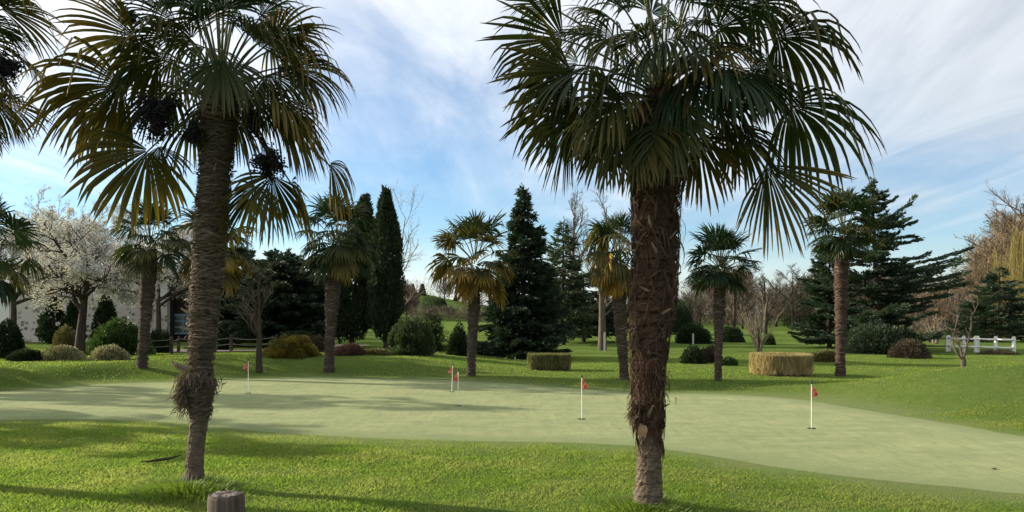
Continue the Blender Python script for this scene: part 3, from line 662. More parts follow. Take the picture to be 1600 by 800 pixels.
far_palm('palm with golden sunlit fronds before the tall dark spruce', 736, 583, 742, 440, 20, 19, 24, (742, 402), R=.68, Lp=.62, seed=35, ages=(.05, .75), fill_el=(88, -65), stiff=.45, old=4, keys=[(705, 375, 672, 372, -.1, -.1, .6, .3, .7), (700, 405, 668, 448, -.1, -.1, .5, .5, .6), (772, 440, 790, 488, .1, .1, -.3, .1, .8)])
far_palm('palm with dead orange fronds half hidden by the nearest trunk', 976, 595, 968, 470, 19, 20, 26, (966, 395), R=.66, Lp=.5, seed=36, ages=(.0, .6), fill_el=(85, -70), old=9, keys=[(945, 415, 925, 452, 0, 0, .3, .3, 1.0), (950, 400, 934, 460, -.2, -.25, .2, .3, 1.0), (940, 352, 908, 420, .1, .1, .5, .7, .4)])
far_palm('small crowned palm between the nearest trunk and the round dry hedge', 1122, 598, 1124, 440, 18.4, 15, 23, (1126, 412), nfill=32, R=.58, Lp=.46, seed=37, ages=(.0, .05), fill_el=(88, -42), stiff=.3)
far_palm('palm with brown shaggy trunk before the big cedar', 1313, 585, 1315, 385, 20, 21, 27, (1319, 356), nfill=34, R=.62, Lp=.5, seed=38, ages=(.0, .05), fill_el=(88, -40), stiff=.3, old=0, tmat='fibre_dark')
# two more of the row beyond the left edge, whose shadows cross the green
for i, (x, y, lab) in enumerate(((-14.6, 14.6, 'palm out of view on the left, shading the putting green'), (-13.6, 12.9, 'palm out of view on the left, shading the front lawn'), (-18.5, 20.0, 'palm out of view far left, shading the mound behind the green'), (-15.2, 17.3, 'palm out of view on the left, shading the back of the green'))):
    pxx = 800 + x / y * F; zb = HY + (CH - .0) / y * F
    far_palm(lab, pxx, zb, pxx + 5, HY - 1.1 / y * F, y, 26, 30, (pxx + 5, HY - 1.5 / y * F), nfill=26, R=.66, Lp=.66, seed=41 + i, ages=(.1, .4))

# ------------------------------------------------------------------ bare trees
def grow(r, H, r0, spec, lean=(0, 0), wob=.05, fork=None):
    """spec: list of (children, length ratio, angle, upward pull, points, tmin)"""
    n = 9; t = np.linspace(0, 1, n); P = np.zeros((1, n, 3)); P[0, :, 2] = t * H
    P[0, :, 0] = lean[0] * t ** 1.3 + np.cumsum(r.normal(0, wob * H / n, n)) * t; P[0, :, 1] = lean[1] * t ** 1.3 + np.cumsum(r.normal(0, wob * H / n, n)) * t
    Rr = (r0 * (1 - .72 * t ** .9))[None]; Ls = np.array([H]); lev = [(P, Rr)]
    for (kc, ratio, ang, up, npt, tmin) in spec:
        B = len(P); Nn = B * kc; pi = np.repeat(np.arange(B), kc)
        tq = tmin + (1 - tmin) * (np.tile(np.arange(kc), B) + r.random(Nn)) / kc; n0 = P.shape[1]
        fi = tq * (n0 - 1); i0 = np.clip(fi.astype(int), 0, n0 - 2); fr = (fi - i0)[:, None]
        p0 = P[pi, i0] * (1 - fr) + P[pi, i0 + 1] * fr; tg = nz(P[pi, i0 + 1] - P[pi, i0])
        rp = Rr[pi, i0] * (1 - fr[:, 0]) + Rr[pi, i0 + 1] * fr[:, 0]
        perp = nz(np.cross(tg, nz(r.normal(size=(Nn, 3))))); a = np.radians(r.normal(ang, 9, Nn))[:, None]
        D = nz(tg * np.cos(a) + perp * np.sin(a) + UP * up); L = Ls[pi] * ratio * (1.1 - .55 * tq) * r.uniform(.7, 1.25, Nn)
        Q = np.zeros((Nn, npt, 3)); Q[:, 0] = p0; d = D
        for j in range(1, npt):
            d = nz(d + r.normal(0, .16, (Nn, 3)) + UP * up * .35); Q[:, j] = Q[:, j - 1] + d * (L / (npt - 1))[:, None]
        r1 = np.minimum(rp * .72, L * .03 + .002); Rr = r1[:, None] * np.linspace(1, .32, npt)[None]; P = Q; Ls = L; lev.append((P, Rr))
    return lev
def tree_bufs(lev, r, rib_from=3, kmin=.004):
    tb, wb = Buf(), Buf()
    for i, (P, Rr) in enumerate(lev):
        if i < rib_from: btube(tb if i < 2 else wb, P, Rr, (10, 7, 5, 4)[min(i, 3)], r.random(len(P)))
        else:
            S = nz(np.cross(nz(np.gradient(P, axis=1)), nz(r.normal(size=(len(P), 1, 3))))); bribbon(wb, P, S, np.maximum(Rr, kmin), r.random(len(P)))
    return tb, wb
SP_BIG = [(13, .42, 48, .25, 7, .28), (8, .5, 42, .15, 5, .25), (7, .5, 40, .1, 4, .2), (5, .5, 38, .05, 3, .2)]
SP_MED = [(10, .45, 45, .22, 6, .25), (8, .5, 42, .12, 5, .25), (7, .5, 40, .08, 3, .2)]
def bare_tree(label, px, d, top, r0, seed, spec=SP_BIG, bark='bark', twig='twig', lean=(0, 0), group=None, name='bare_tree', kmin=.004, wob=.05, hfrac=.82):
    r = np.random.default_rng(seed); base = gp(px, d); H = (CH - (top - HY) / F * d - base[2]) * hfrac
    lev = grow(r, H, r0, spec, lean, wob); tb, wb = tree_bufs(lev, r, 3, kmin); root = thing(name, label, 'tree', base, group)
    part('trunk', tb.mesh('trunk', M[bark], True), root); part('crown', wb.mesh('crown', M[twig]), root); return root, lev, base
bare_tree('tall bare tree with forked limbs behind the fir', 897, 52, 300, .2, 51)
bare_tree('tall bare tree just left of the nearest palm', 948, 56, 298, .2, 52)
bare_tree('bare tree with straight pale trunk behind the dead orange fronds', 941, 34, 385, .2, 53, SP_MED, hfrac=.9)
bare_tree('thin leaning bare birch right of the slender cypress', 617, 33, 318, .06, 54, SP_MED, 'twig_pale', 'twig_pale', lean=(.35, 0), kmin=.003, hfrac=.9)
bare_tree('small bare tree with thin dark trunk before the dark yew', 405, 20.6, 395, .09, 55, SP_MED, 'bark_dark', 'twig', kmin=.0025)
bare_tree('bare spreading tree just right of the nearest palm trunk', 1085, 60, 425, .16, 56, twig='twig')
bare_tree('bare tree with dark trunk on the fairway, behind the small palm', 1147, 62, 402, .16, 57, bark='bark_dark')
bare_tree('bare dense crowned tree behind the multi-stemmed bush', 1196, 66, 422, .18, 58, bark='bark_dark')
bare_tree('bare grey tree left of the yellow willow', 1556, 66, 345, .2, 59, twig='twig_pale')
bare_tree('reddish bare tree behind the white fence', 1452, 44, 455, .10, 60, SP_BIG, 'bark', 'twig_red', lean=(-.4, 0))
bare_tree('reddish bare tree rising behind the pruned young tree', 1500, 48, 440, .10, 61, SP_BIG, 'bark', 'twig_red')
bare_tree('tall brown bare tree at the right edge of the frame', 1602, 62, 285, .26, 62, twig='twig_tan')
bare_tree('brown bare tree crowding in behind the willow', 1580, 74, 330, .24, 63, twig='twig_tan')

# pruned young tree on the right lawn
base = gp(1505, 21.2); root = thing('pruned_tree', 'young pruned tree with three bare stems on the right lawn', 'tree', base)
r = np.random.default_rng(70); tb = Buf(); btube(tb, np.array([[0, 0, -.03], [.0, 0, .15], [.01, 0, .30], [.0, 0, .36]]), np.array([.085, .065, .068, .05]), 10, .3)
part('trunk', tb.mesh('trunk', M['bark'], True), root)
for pts in ([(0, 0, .3), (-.16, 0, .48), (-.26, .05, .75), (-.20, .05, 1.05), (-.10, .1, 1.4), (-.07, .1, 1.75)], [(0, 0, .3), (.06, 0, .55), (.14, .0, .85), (.19, -.05, 1.2), (.22, 0, 1.45), (.36, 0, 1.72)], [(0, 0, .32), (-.02, .1, .6), (-.05, .15, .9)]):
    lb = Buf(); P = np.array(pts); btube(lb, P, np.linspace(.034, .010, len(P)), 7, .3)
    n = 14; i0 = r.integers(1, len(P) - 1, n); p0 = P[i0] + (P[i0 + 1] - P[i0]) * r.random((n, 1)); D = nz(r.normal(0, .6, (n, 3)) + UP); L = r.uniform(.12, .4, n)[:, None]
    Q = np.stack([p0, p0 + D * L * .5, p0 + D * L + r.normal(0, .04, (n, 3))], 1); btube(lb, Q, np.broadcast_to([.010, .007, .003], (n, 3)), 4, r.random(n))
    part('stem', lb.mesh('stem', M['twig'], True), root)
# multi-stemmed bare bush
def stem_bush(label, px, d, top, spread, seed, n=26, twig='twig_red', name='bare_bush'):
    r = np.random.default_rng(seed); base = gp(px, d); H = CH - (top - HY) / F * d - base[2]; root = thing(name, label, 'bush', base)
    P = np.zeros((n, 6, 3)); az = r.uniform(0, 6.28, n); sp_ = r.uniform(.1, 1, n) * spread; t = np.linspace(0, 1, 6)
    h = H * r.uniform(.65, 1, n)
    P[..., 0] = (np.cos(az) * sp_)[:, None] * t ** 1.1 + r.normal(0, .05, (n, 1)); P[..., 1] = (np.sin(az) * sp_)[:, None] * t + r.normal(0, .05, (n, 1)); P[..., 2] = h[:, None] * t - .03
    P[:, 1:] += r.normal(0, .03, (n, 5, 3)); sb = Buf(); btube(sb, P, np.linspace(.022, .006, 6)[None].repeat(n, 0), 5, r.random(n))
    part('stems', sb.mesh('stems', M['twig_pale'], True), root)
    k = 14; pi = np.repeat(np.arange(n), k); i0 = r.integers(1, 5, n * k); p0 = P[pi, i0]; D = nz(r.normal(0, .5, (n * k, 3)) + UP * .8); L = r.uniform(.15, .5, (n * k, 1)) * H * .4
    Q = np.stack([p0, p0 + D * L * .5, p0 + D * L + r.normal(0, .05, (n * k, 3))], 1); wb = Buf(); bribbon(wb, Q, nz(np.cross(D, r.normal(size=D.shape)))[:, None].repeat(3, 1), np.broadcast_to([.006, .005, .003], (n * k, 3)), r.random(n * k))
    part('twigs', wb.mesh('twigs', M[twig]), root)
stem_bush('bare multi-stemmed bush behind the round dry hedge', 1186, 32, 470, 1.0, 71, 34)
stem_bush('bare reddish bush in front of the wood on the right', 1462, 42, 490, 1.0, 72, 22)

# blossom trees
def blossom_tree(label, px, d, top, r0, seed, spec, dens, lean=(0, 0), trunk_frac=.8, sz=.05):
    r = np.random.default_rng(seed); base = gp(px, d); H = (CH - (top - HY) / F * d - base[2]) * trunk_frac
    lev = grow(r, H, r0, spec, lean, .07); tb, wb = tree_bufs(lev, r, 3, .004); root = thing('blossom_tree', label, 'tree', base)
    part('trunk', tb.mesh('trunk', M['bark_dark'], True), root); part('crown', wb.mesh('crown', M['bark_dark']), root)
    P, _ = lev[-1]; n = len(P) * dens; pi = r.integers(0, len(P), n); t = r.random(n) * (P.shape[1] - 1); i0 = np.minimum(t.astype(int), P.shape[1] - 2); f = (t - i0)[:, None]
    p = P[pi, i0] * (1 - f) + P[pi, i0 + 1] * f + r.normal(0, .03, (n, 3)); keep = fbm(p[:, 0] * 1.2 + 9, p[:, 2] * 1.2 + p[:, 1]) > .30; p = p[keep]; n = len(p)
    bb = Buf(); cards(bb, p, r.normal(size=(n, 3)), r.uniform(.6, 1.3, n) * sz, r.uniform(.6, 1.2, n) * sz * .8, r)
    o = part('blossom', bb.mesh('blossom', M['blossom']), root); o['kind'] = 'stuff'
SP_BL = [(15, 1.05, 66, .09, 7, .42), (10, .44, 46, .06, 5, .15), (9, .5, 44, .0, 4, .15), (5, .55, 44, -.02, 3, .15)]
blossom_tree('white blossom tree with dark leaning trunk before the stone building', 124, 24, 300, .16, 81, SP_BL, 7, (.25, 0), .62, .046)
blossom_tree('paler blossom tree rising behind at the left edge', 20, 31, 296, .15, 82, SP_BL, 6, (0, 0), .62, .05)
blossom_tree('paler blossom tree behind the leaning palm', 248, 33, 318, .14, 83, SP_BL, 6, (0, 0), .62, .05)
blossom_tree('twiggy blossom tree between the other two, further back', 140, 38, 300, .14, 84, SP_BL, 6, (0, 0), .66, .05)

# ------------------------------------------------------------------ conifers and evergreens
def conifer(label, px, d, top, prof, nbr, mat, seed, droop=.25, upt=.25, card=(.22, .07), dens=60, name='conifer', lean=(0, 0), r0=.12, extra=(), tmin=.04, irregular=.25, spread=.5, hang=.2, cat='tree'):
    r = np.random.default_rng(seed); base = gp(px, d); H = CH - (top - HY) / F * d - base[2]
    root = thing(name, label, cat, base); t = np.linspace(0, 1, 12); tp = np.stack([lean[0] * t ** 1.5, lean[1] * t, t * H], -1); tp[0, 2] = -.05
    tb = Buf(); btube(tb, tp, r0 * (1 - .93 * t) + .004, 8, .3); part('trunk', tb.mesh('trunk', M['bark_dark'], True), root)
    tq = tmin + (1 - tmin) * (1 - (1 - (np.arange(nbr) + r.random(nbr)) / nbr) ** .85); az = r.uniform(0, 2 * math.pi, nbr)
    L = np.array([prof(q) for q in tq]) * r.uniform(1 - irregular, 1 + irregular, nbr); dr_ = np.full(nbr, droop) * r.uniform(.5, 1.5, nbr); up_ = np.full(nbr, upt)
    for (q, a_, l_, d_, u_) in extra:
        tq = np.append(tq, q); az = np.append(az, a_); L = np.append(L, l_); dr_ = np.append(dr_, d_); up_ = np.append(up_, u_)
    nb_ = len(tq); ns = 7; s = np.linspace(0, 1, ns)
    hd = np.stack([np.cos(az), np.sin(az), np.zeros(nb_)], -1); o0 = np.stack([np.interp(tq, t, tp[:, i]) for i in range(3)], -1)
    P = o0[:, None] + hd[:, None] * (L[:, None] * s)[..., None] + UP * ((-dr_[:, None] * s + up_[:, None] * s ** 2.2) * L[:, None])[..., None] + r.normal(0, .03, (nb_, ns, 3)) * s[None, :, None]
    bb = Buf(); btube(bb, P, (.010 + .022 * L[:, None] / max(L.max(), .1)) * (1 - .8 * s)[None], 4, .3); part('branches', bb.mesh('branches', M['bark_dark'], True), root)
    cnt = np.maximum((L * dens).astype(int), 6); pi = np.repeat(np.arange(nb_), cnt); n = len(pi)
    sq = r.uniform(.08, 1, n) ** .75; fi = sq * (ns - 1); i0 = np.minimum(fi.astype(int), ns - 2); f = (fi - i0)[:, None]
    p = P[pi, i0] * (1 - f) + P[pi, i0 + 1] * f; tg = nz(P[pi, i0 + 1] - P[pi, i0]); sd = np.stack([-np.sin(az[pi]), np.cos(az[pi]), np.zeros(n)], -1)
    lat = r.uniform(-1, 1, n) * spread * (L[pi] * (.22 + .5 * (1 - sq) * sq * 1.6)) ; p = p + sd * lat[:, None] + tg * np.abs(lat)[:, None] * .5 - UP * (np.abs(lat) * hang + r.uniform(-.03, .06, n))[:, None]
    D = tg + sd * np.sign(lat)[:, None] * r.uniform(.2, .9, n)[:, None] - UP * r.uniform(-.15, .5, n)[:, None] * (hang * 2) + r.normal(0, .22, (n, 3))
    a = np.clip(r.random(nb_)[pi] * .5 + r.random(n) * .6, 0, 1)
    fb = Buf(); cards(fb, p, D, r.uniform(.6, 1.3, n) * card[0], r.uniform(.6, 1.3, n) * card[1], r, a)
    o = part('foliage', fb.mesh('foliage', M[mat]), root); return root
conifer('tall dark spruce with narrow tip behind the golden palm', 818, 28, 290, lambda t: float(np.interp(t, [0, .25, .45, .7, 1], [1.28, 1.2, .88, .55, .08])), 300, 'spruce', 91, .5, .38, (.22, .065), 150, 'spruce_tree', tmin=.01, hang=.5, irregular=.4)
conifer('greyish fir with open layered branches right of the dark spruce', 880, 40, 345, lambda t: 1.75 * (1 - t) ** .7 + .08, 170, 'fir', 92, .3, .28, (.26, .06), 75, 'fir_tree', tmin=.14)
conifer('low dark fir with layered boughs behind the dead orange fronds', 912, 44, 425, lambda t: 2.6 * (1 - t) ** .55 + .1, 110, 'spruce', 93, .22, .2, (.28, .08), 75, 'fir_tree', tmin=.16)
conifer('large spreading cedar with dark tiered boughs behind the brown palm', 1372, 34, 278, lambda t: (np.interp(t, [0, .12, .3, .45, .7], [1.9, 1.9, 1.9, 1.8, 1.1]) if t < .7 else .9 * (1 - (t - .7) / .3) + .12) * (.55 + .6 * (math.sin(t * 37) > -.1)), 210, 'cedar', 94, .12, .22, (.17, .06), 185, 'cedar_tree', (-.3, 0), .2,
        extra=[(.42, .1, 3.9, -.12, .10), (.46, -.25, 3.5, -.2, .05), (.38, .05, 3.8, -.05, .1), (.40, .35, 3.4, -.1, .1), (.34, -.1, 3.5, .0, .1), (.30, .15, 3.2, .05, .1), (.44, -.5, 3.0, -.1, .1), (.36, -.4, 3.1, .0, .1), (.74, .0, 1.7, -.35, .25), (.70, .2, 1.3, -.4, .2), (.80, -.1, .9, -.5, .2), (.62, .1, 1.9, 0, .1), (.66, -.2, 1.6, .1, .1)], tmin=.06, irregular=.4, spread=.42, hang=.12)
conifer('shorter cedar merging into the big one on its left', 1296, 37, 372, lambda t: 1.25 * (1 - t) ** .45 + .1, 150, 'cedar', 95, .1, .18, (.18, .06), 170, 'cedar_tree', tmin=.05, irregular=.4, spread=.42, hang=.15)
conifer('low evergreen with tiered boughs below the willow', 1562, 46, 418, lambda t: 2.6 * (1 - t) ** .7 + .1, 110, 'cedar', 96, .18, .18, (.22, .07), 120, 'evergreen_tree', tmin=.08, hang=.15)
conifer('broad dark yew behind the golden shrub', 440, 31, 392, lambda t: 1.75 * (1 - t ** 2.2) ** .6 + .1, 200, 'yew', 97, .12, .15, (.20, .08), 150, 'yew_tree', tmin=.12, hang=.2)
conifer('darker yew beside the near left trunk', 372, 33, 385, lambda t: 1.5 * (1 - t ** 2.2) ** .6 + .1, 180, 'yew', 98, .12, .15, (.20, .08), 150, 'yew_tree', tmin=.1, hang=.2)
conifer('dark rounded yew filling in behind the palm with grey trunk', 490, 44, 408, lambda t: 1.6 * (1 - t ** 2) ** .6 + .1, 130, 'yew', 99, .12, .15, (.26, .10), 110, 'yew_tree', tmin=.1, hang=.2)

def plume_tree(label, px, d, top, bot, wpx, seed, mat='cypress', nplume=150, prof=None, name='cypress_tree', ncard=150, lean=0.0):
    r = np.random.default_rng(seed); base = gp(px, d); H = CH - (top - HY) / F * d - base[2]; Rm = wpx / 2 / F * d
    root = thing(name, label, 'tree', base); tb = Buf(); btube(tb, np.array([[0, 0, -.05], [lean * .3, 0, H * .4], [lean, 0, H * .9]]), np.array([.10, .07, .01]), 8, .3); part('trunk', tb.mesh('trunk', M['bark_dark'], True), root)
    prof = prof or (lambda t: (sstep(-.12, .18, t) * (1 - sstep(.45, 1.06, t) ** 1.2)) )
    t0 = r.uniform(.03, .9, nplume); az = r.uniform(0, 6.283, nplume); rr = Rm * prof(t0) * r.uniform(.55, 1.08, nplume); pl = H * r.uniform(.10, .24, nplume) * (1 - .3 * t0)
    fb = Buf(); n = nplume * ncard; pi = np.repeat(np.arange(nplume), ncard); u = r.random(n)
    rad_ = Rm * .24 * np.sin(np.clip(u, .02, 1) ** .7 * math.pi) ** .6 * (1 - u * .6); a2 = r.uniform(0, 6.283, n)
    z = t0[pi] * H + u * pl[pi] - .1; cr_ = np.minimum(rr[pi], Rm * prof(np.clip(z / H, 0, 1)) * 1.05 + .05)
    p = np.stack([lean * z / H + np.cos(az[pi]) * cr_ + np.cos(a2) * rad_, np.sin(az[pi]) * cr_ + np.sin(a2) * rad_, z], -1)
    D = np.stack([np.cos(a2) * .45 + np.cos(az[pi]) * .2, np.sin(a2) * .45 + np.sin(az[pi]) * .2, np.full(n, .9)], -1) + r.normal(0, .2, (n, 3))
    cards(fb, p, D, r.uniform(.08, .2, n), r.uniform(.03, .07, n), r, np.clip(r.random(nplume)[pi] * .5 + r.random(n) * .6, 0, 1))
    part('foliage', fb.mesh('foliage', M[mat]), root)
plume_tree('slender dark cypress with pointed tip', 603, 30, 298, 540, 46, 101, nplume=190)
plume_tree('broader dark cypress leaning right beside the slender one', 548, 31, 312, 538, 66, 102, nplume=220, lean=.55)
for i, (px, top, wp, lab) in enumerate(((84, 462, 42, 'dark pointed conifer against the stone wall, leftmost of three'), (115, 466, 26, 'slim dark conifer against the stone wall, middle of three'), (166, 458, 36, 'dark conifer against the stone wall, rightmost of three'))):
    plume_tree(lab, px, 34.5, top, 545, wp, 103 + i, nplume=70, ncard=90, name='conifer', prof=lambda t: sstep(-.1, .15, t) * (1 - sstep(.2, 1.05, t)))

def shrub(label, px, d, top, wpx, seed, mat, dep=1.0, n=9000, leaf=(.05, .03), lumps=26, base_y=None, flat_=.85, name='shrub', shell=.55, up=.25, rough=.34):
    r = np.random.default_rng(seed); base = gp(px, d); H = max(.15, CH - (top - HY) / F * d - base[2]); a = wpx / 2 / F * d
    root = thing(name, label, 'shrub', base)
    c = nz(r.normal(size=(lumps, 3))); c[:, 2] = np.abs(c[:, 2]) * 1.1 - .18; rl = r.uniform(.75, 1.25, lumps) * rough
    cen = c * np.array([1 - rough, (1 - rough) * dep, 1 - rough]); li = r.integers(0, lumps, n)
    q = nz(r.normal(size=(n, 3))); p = cen[li] + q * (rl[li] * (shell + (1 - shell) * r.random(n) ** .5))[:, None]
    k = int(n * .25); p[:k] = nz(r.normal(size=(k, 3))) * (r.random((k, 1)) ** .5) * .8; p[:k, 2] = np.abs(p[:k, 2])
    p[:, 2] = np.maximum(p[:, 2], r.uniform(-.06, .10, n)); P = p * np.array([a, a, H]); 
    D = nz(p * np.array([1, 1, .8])) * .7 + q * .4 + UP * up + r.normal(0, .45, (n, 3)); sh = r.random(lumps)[li] * .45
    fb = Buf(); cards(fb, P, D, r.uniform(.6, 1.4, n) * leaf[0], r.uniform(.6, 1.4, n) * leaf[1], r, np.clip(sh + r.random(n) * .6, 0, 1))
    part('foliage', fb.mesh('foliage', M[mat]), root)
    sb = Buf(); m_ = 12; az = r.uniform(0, 6.28, m_); e = np.stack([np.cos(az) * a * .6, np.sin(az) * a * .6 * dep, np.full(m_, H * .7)], -1)
    btube(sb, np.stack([e * [.12, .12, 0] - UP * .03, e * [.5, .5, .5], e], 1), np.broadcast_to([.02, .014, .006], (m_, 3)), 5, .4); part('stems', sb.mesh('stems', M['bark_dark'], True), root)
    return root
shrub('large rounded grey-green shrub right of the cypresses', 643, 25, 488, 84, 111, 'shrub_round', n=26000, leaf=(.06, .035), lumps=60, rough=.16)
shrub('dark shrub peeping over the large rounded one', 672, 29, 478, 60, 112, 'shrub_dark', n=9000)
shrub('golden-tipped shrub beside the small bare tree', 455, 23, 519, 90, 113, 'shrub_gold', n=18000, leaf=(.045, .03), lumps=50, rough=.2)
shrub('low purple-brown shrub at the foot of the palm with grey trunk', 546, 23.5, 536, 54, 114, 'shrub_purple', n=8000, lumps=24)
shrub('low green ground cover left of the large rounded shrub', 588, 24, 545, 62, 115, 'shrub_olive', n=7000, lumps=30)
shrub('brownish low shrub behind the golden one', 494, 26, 520, 46, 116, 'shrub_brown', n=6000)
shrub('dark lumpy shrub left of the golden palm trunk', 716, 26.5, 503, 36, 117, 'shrub_dark', n=9000, leaf=(.06, .04))
shrub('dark clipped dome shrub at the left edge', 12, 22, 494, 50, 118, 'shrub_dark', n=15000, lumps=60, rough=.14)
shrub('low dark shrub spilling at the foot of the left dome', 42, 21, 545, 60, 119, 'shrub_dark', n=8000)
shrub('tall olive shrub left of the blossom trunk', 104, 28, 503, 46, 120, 'shrub_olive', n=9000)
shrub('glossy green rounded shrub right of the blossom trunk', 186, 25, 496, 96, 121, 'shrub_green', n=18000, leaf=(.09, .04), lumps=40)
shrub('low cream-leaved shrub left of the blossom trunk', 98, 21.3, 538, 68, 122, 'shrub_var', n=9000, leaf=(.045, .025), lumps=40)
shrub('low cream-leaved shrub right of the blossom trunk', 172, 21.3, 538, 62, 123, 'shrub_var', n=9000, leaf=(.045, .025), lumps=40)
shrub('dim green shrub behind the leaning palm trunk', 250, 27, 505, 44, 124, 'shrub_dark', n=8000)
shrub('small dark dome right of the near left trunk', 352, 29, 511, 24, 125, 'shrub_dark', n=6000)
shrub('dark dome bush right of the nearest trunk', 1082, 25, 536, 42, 126, 'shrub_dark', n=8000)
shrub('brown twiggy bush touching the small palm trunk', 1108, 25.5, 536, 36, 127, 'shrub_brown', n=7000)
shrub('low green tuft right of the small palm trunk', 1136, 24, 556, 34, 128, 'shrub_green', n=4000)
shrub('dark ivy-clad bush left of the near trunk, far side', 1012, 40, 500, 60, 129, 'shrub_dark', n=12000, leaf=(.09, .06), lumps=18, rough=.42)
shrub('wide ivy-clad dark mass right of the near trunk', 1084, 42, 503, 64, 130, 'shrub_dark', n=14000, leaf=(.09, .06), lumps=18, rough=.42)
shrub('second ivy-clad dark mass behind the small palm', 1142, 44, 508, 40, 131, 'shrub_dark', n=9000, leaf=(.09, .06), lumps=18, rough=.42)
shrub('dense dark undergrowth at the foot of the big cedar', 1368, 31.5, 500, 100, 132, 'yew', n=18000, leaf=(.12, .05), lumps=16, rough=.5)
shrub('loose dark bush right of the cedar foot', 1412, 32, 512, 60, 137, 'yew', n=9000, leaf=(.12, .05), lumps=12, rough=.5)
shrub('brown low thicket at the right foot of the cedar', 1420, 28, 528, 66, 133, 'shrub_brown', n=12000)
shrub('pale green ground shrub between the round hedge and brown palm', 1288, 26, 546, 54, 134, 'shrub_olive', n=8000)
shrub('low weeds along the foot of the white fence', 1560, 30.6, 549, 60, 135, 'shrub_brown', n=5000)
shrub('dark shrub behind the multi-stemmed bush', 1202, 40, 518, 20, 136, 'shrub_dark', n=4000)

# dark clipped hedge beyond the path
b = Buf(); base = gp(400, 36); r = np.random.default_rng(5); n = 16000; hx = WX(470, 36) - WX(352, 36)
root = thing('clipped_hedge', 'long low dark clipped hedge beyond the path', 'hedge', base)
u = r.random(n); f_ = r.integers(0, 3, n); p = np.stack([u * hx - hx * .4, np.where(f_ == 0, -.3, r.uniform(-.3, .3, n)), np.where(f_ == 1, .62, r.uniform(0, .62, n))], -1) + r.normal(0, .02, (n, 3))
cards(b, p, r.normal(size=(n, 3)) + UP * .3, .07, .045, r); part('foliage', b.mesh('foliage', M['shrub_dark']), root)

# reed-like hedges
def reed_hedge(label, px, d, top, a, bb_, mat, seed, hollow=0.0, n=9000, sup=4.0):
    r = np.random.default_rng(seed); base = gp(px, d); H = CH - (top - HY) / F * d - base[2]
    root = thing('dry_hedge', label, 'hedge', base); th = r.uniform(0, 2 * math.pi, n)
    def se(th, s): c, q = np.cos(th), np.sin(th); k_ = (np.abs(c) ** s + np.abs(q) ** s) ** (-1 / s); return np.stack([a * c * k_, bb_ * q * k_], -1)
    inner = hollow if hollow else .0; rad_ = np.where(r.random(n) < .55, r.uniform(.95, 1.02, n), r.uniform(inner, 1, n) if hollow else np.sqrt(r.random(n)))
    xy = se(th, sup) * rad_[:, None]; z0 = np.where(rad_ > .94, r.uniform(0, H * .86, n), r.uniform(H * .45, H * .86, n)); L = np.minimum(r.uniform(.08, .28, n), H * 1.02 - z0 + r.uniform(0, .03, n))
    p = np.column_stack([xy, z0]); D = np.column_stack([r.normal(0, .16, (n, 2)), np.ones(n)]); b = Buf()
    a_ = np.clip(.25 + .55 * vnoise(th * 5, z0 * 4) + r.normal(0, .22, n) + .25 * (z0 < .12), 0, 1)
    cards(b, p, D, L, r.uniform(.008, .02, n), r, a_); part('reeds', b.mesh('reeds', M[mat]), root)
    th = np.linspace(0, 2 * math.pi, 48, endpoint=False); o_ = se(th, sup) * .93; cb = Buf()
    if hollow:
        i_ = se(th, sup) * hollow; V = np.concatenate([np.column_stack([o_, np.zeros(48)]), np.column_stack([o_, np.full(48, H * .9)]), np.column_stack([i_, np.full(48, H * .9)]), np.column_stack([i_, np.zeros(48)])]); cb.add(V, grid_faces(4, 48, True))
    else:
        V = np.concatenate([np.column_stack([o_, np.zeros(48)]), np.column_stack([o_, np.full(48, H * .9)]), np.column_stack([o_ * .01, np.full(48, H * .9)])]); cb.add(V, grid_faces(3, 48, True))
    part('woody_core', cb.mesh('woody_core', M['soil'], True), root)
reed_hedge('small clipped greenish hedge block before the dark spruce', 858, 22, 553, .56, .35, 'reed_green', 141, 0, 9000, 5)
reed_hedge('round straw-coloured hedge ring with hollow top', 1220, 20.3, 553, .70, .70, 'reed', 142, .72, 16000, 2.8)

# ------------------------------------------------------------------ building at the left
bd = 37.0; base = np.array([WX(120, bd), bd, h1(WX(120, bd), bd)]); root = thing('stone_building', 'long pale rubble stone building behind the blossom tree', 'building', base)
def bpart(name, x0, x1, y0, y1, z0, z1, mat, par=root):
    b = Buf(); box(b, x0 - base[0], x1 - base[0], y0 - base[1], y1 - base[1], z0 - base[2], z1 - base[2]); return part(name, b.mesh(name, M[mat]), par)
gx0 = base[2] - .3; xl, xm, xr, xd = WX(-140, bd), WX(18, bd), WX(261, bd), WX(330, bd)
bpart('rendered_wall', xl, xm - .01, bd - .15, bd + 4, gx0, 3.0, 'render'); bpart('stone_wall', xm, xr, bd, bd + 4, gx0, 2.35, 'rubble'); bpart('upper_wall', xm, xr, bd + .05, bd + 4, 2.352, 3.3, 'render')
bpart('timber_bay', xr + .005, xd, bd + .6, bd + 4, gx0, 3.3, 'dark_int'); bpart('door_post', xr + .02, xr + .14, bd + .3, bd + .45, gx0, 3.3, 'dark_int')
bpart('fascia', xl, xd, bd - .3, bd + 4.3, 3.305, 3.5, 'render')
b = Buf(); v = [(xl - .3, bd - .4, 3.505), (xd + .3, bd - .4, 3.505), (xd + .3, bd + 4.4, 3.505), (xl - .3, bd + 4.4, 3.505), (xl - .3, bd + 2, 3.8), (xd + .3, bd + 2, 3.8)]
b.add(np.array(v) - base, [[0, 1, 5, 4], [2, 3, 4, 5]]); b.add(np.array(v)[[0, 3, 4]] - base, [[0, 1, 2]]); b.add(np.array(v)[[1, 2, 5]] - base, [[0, 1, 2]]); part('roof', b.mesh('roof', M['roof']), root)
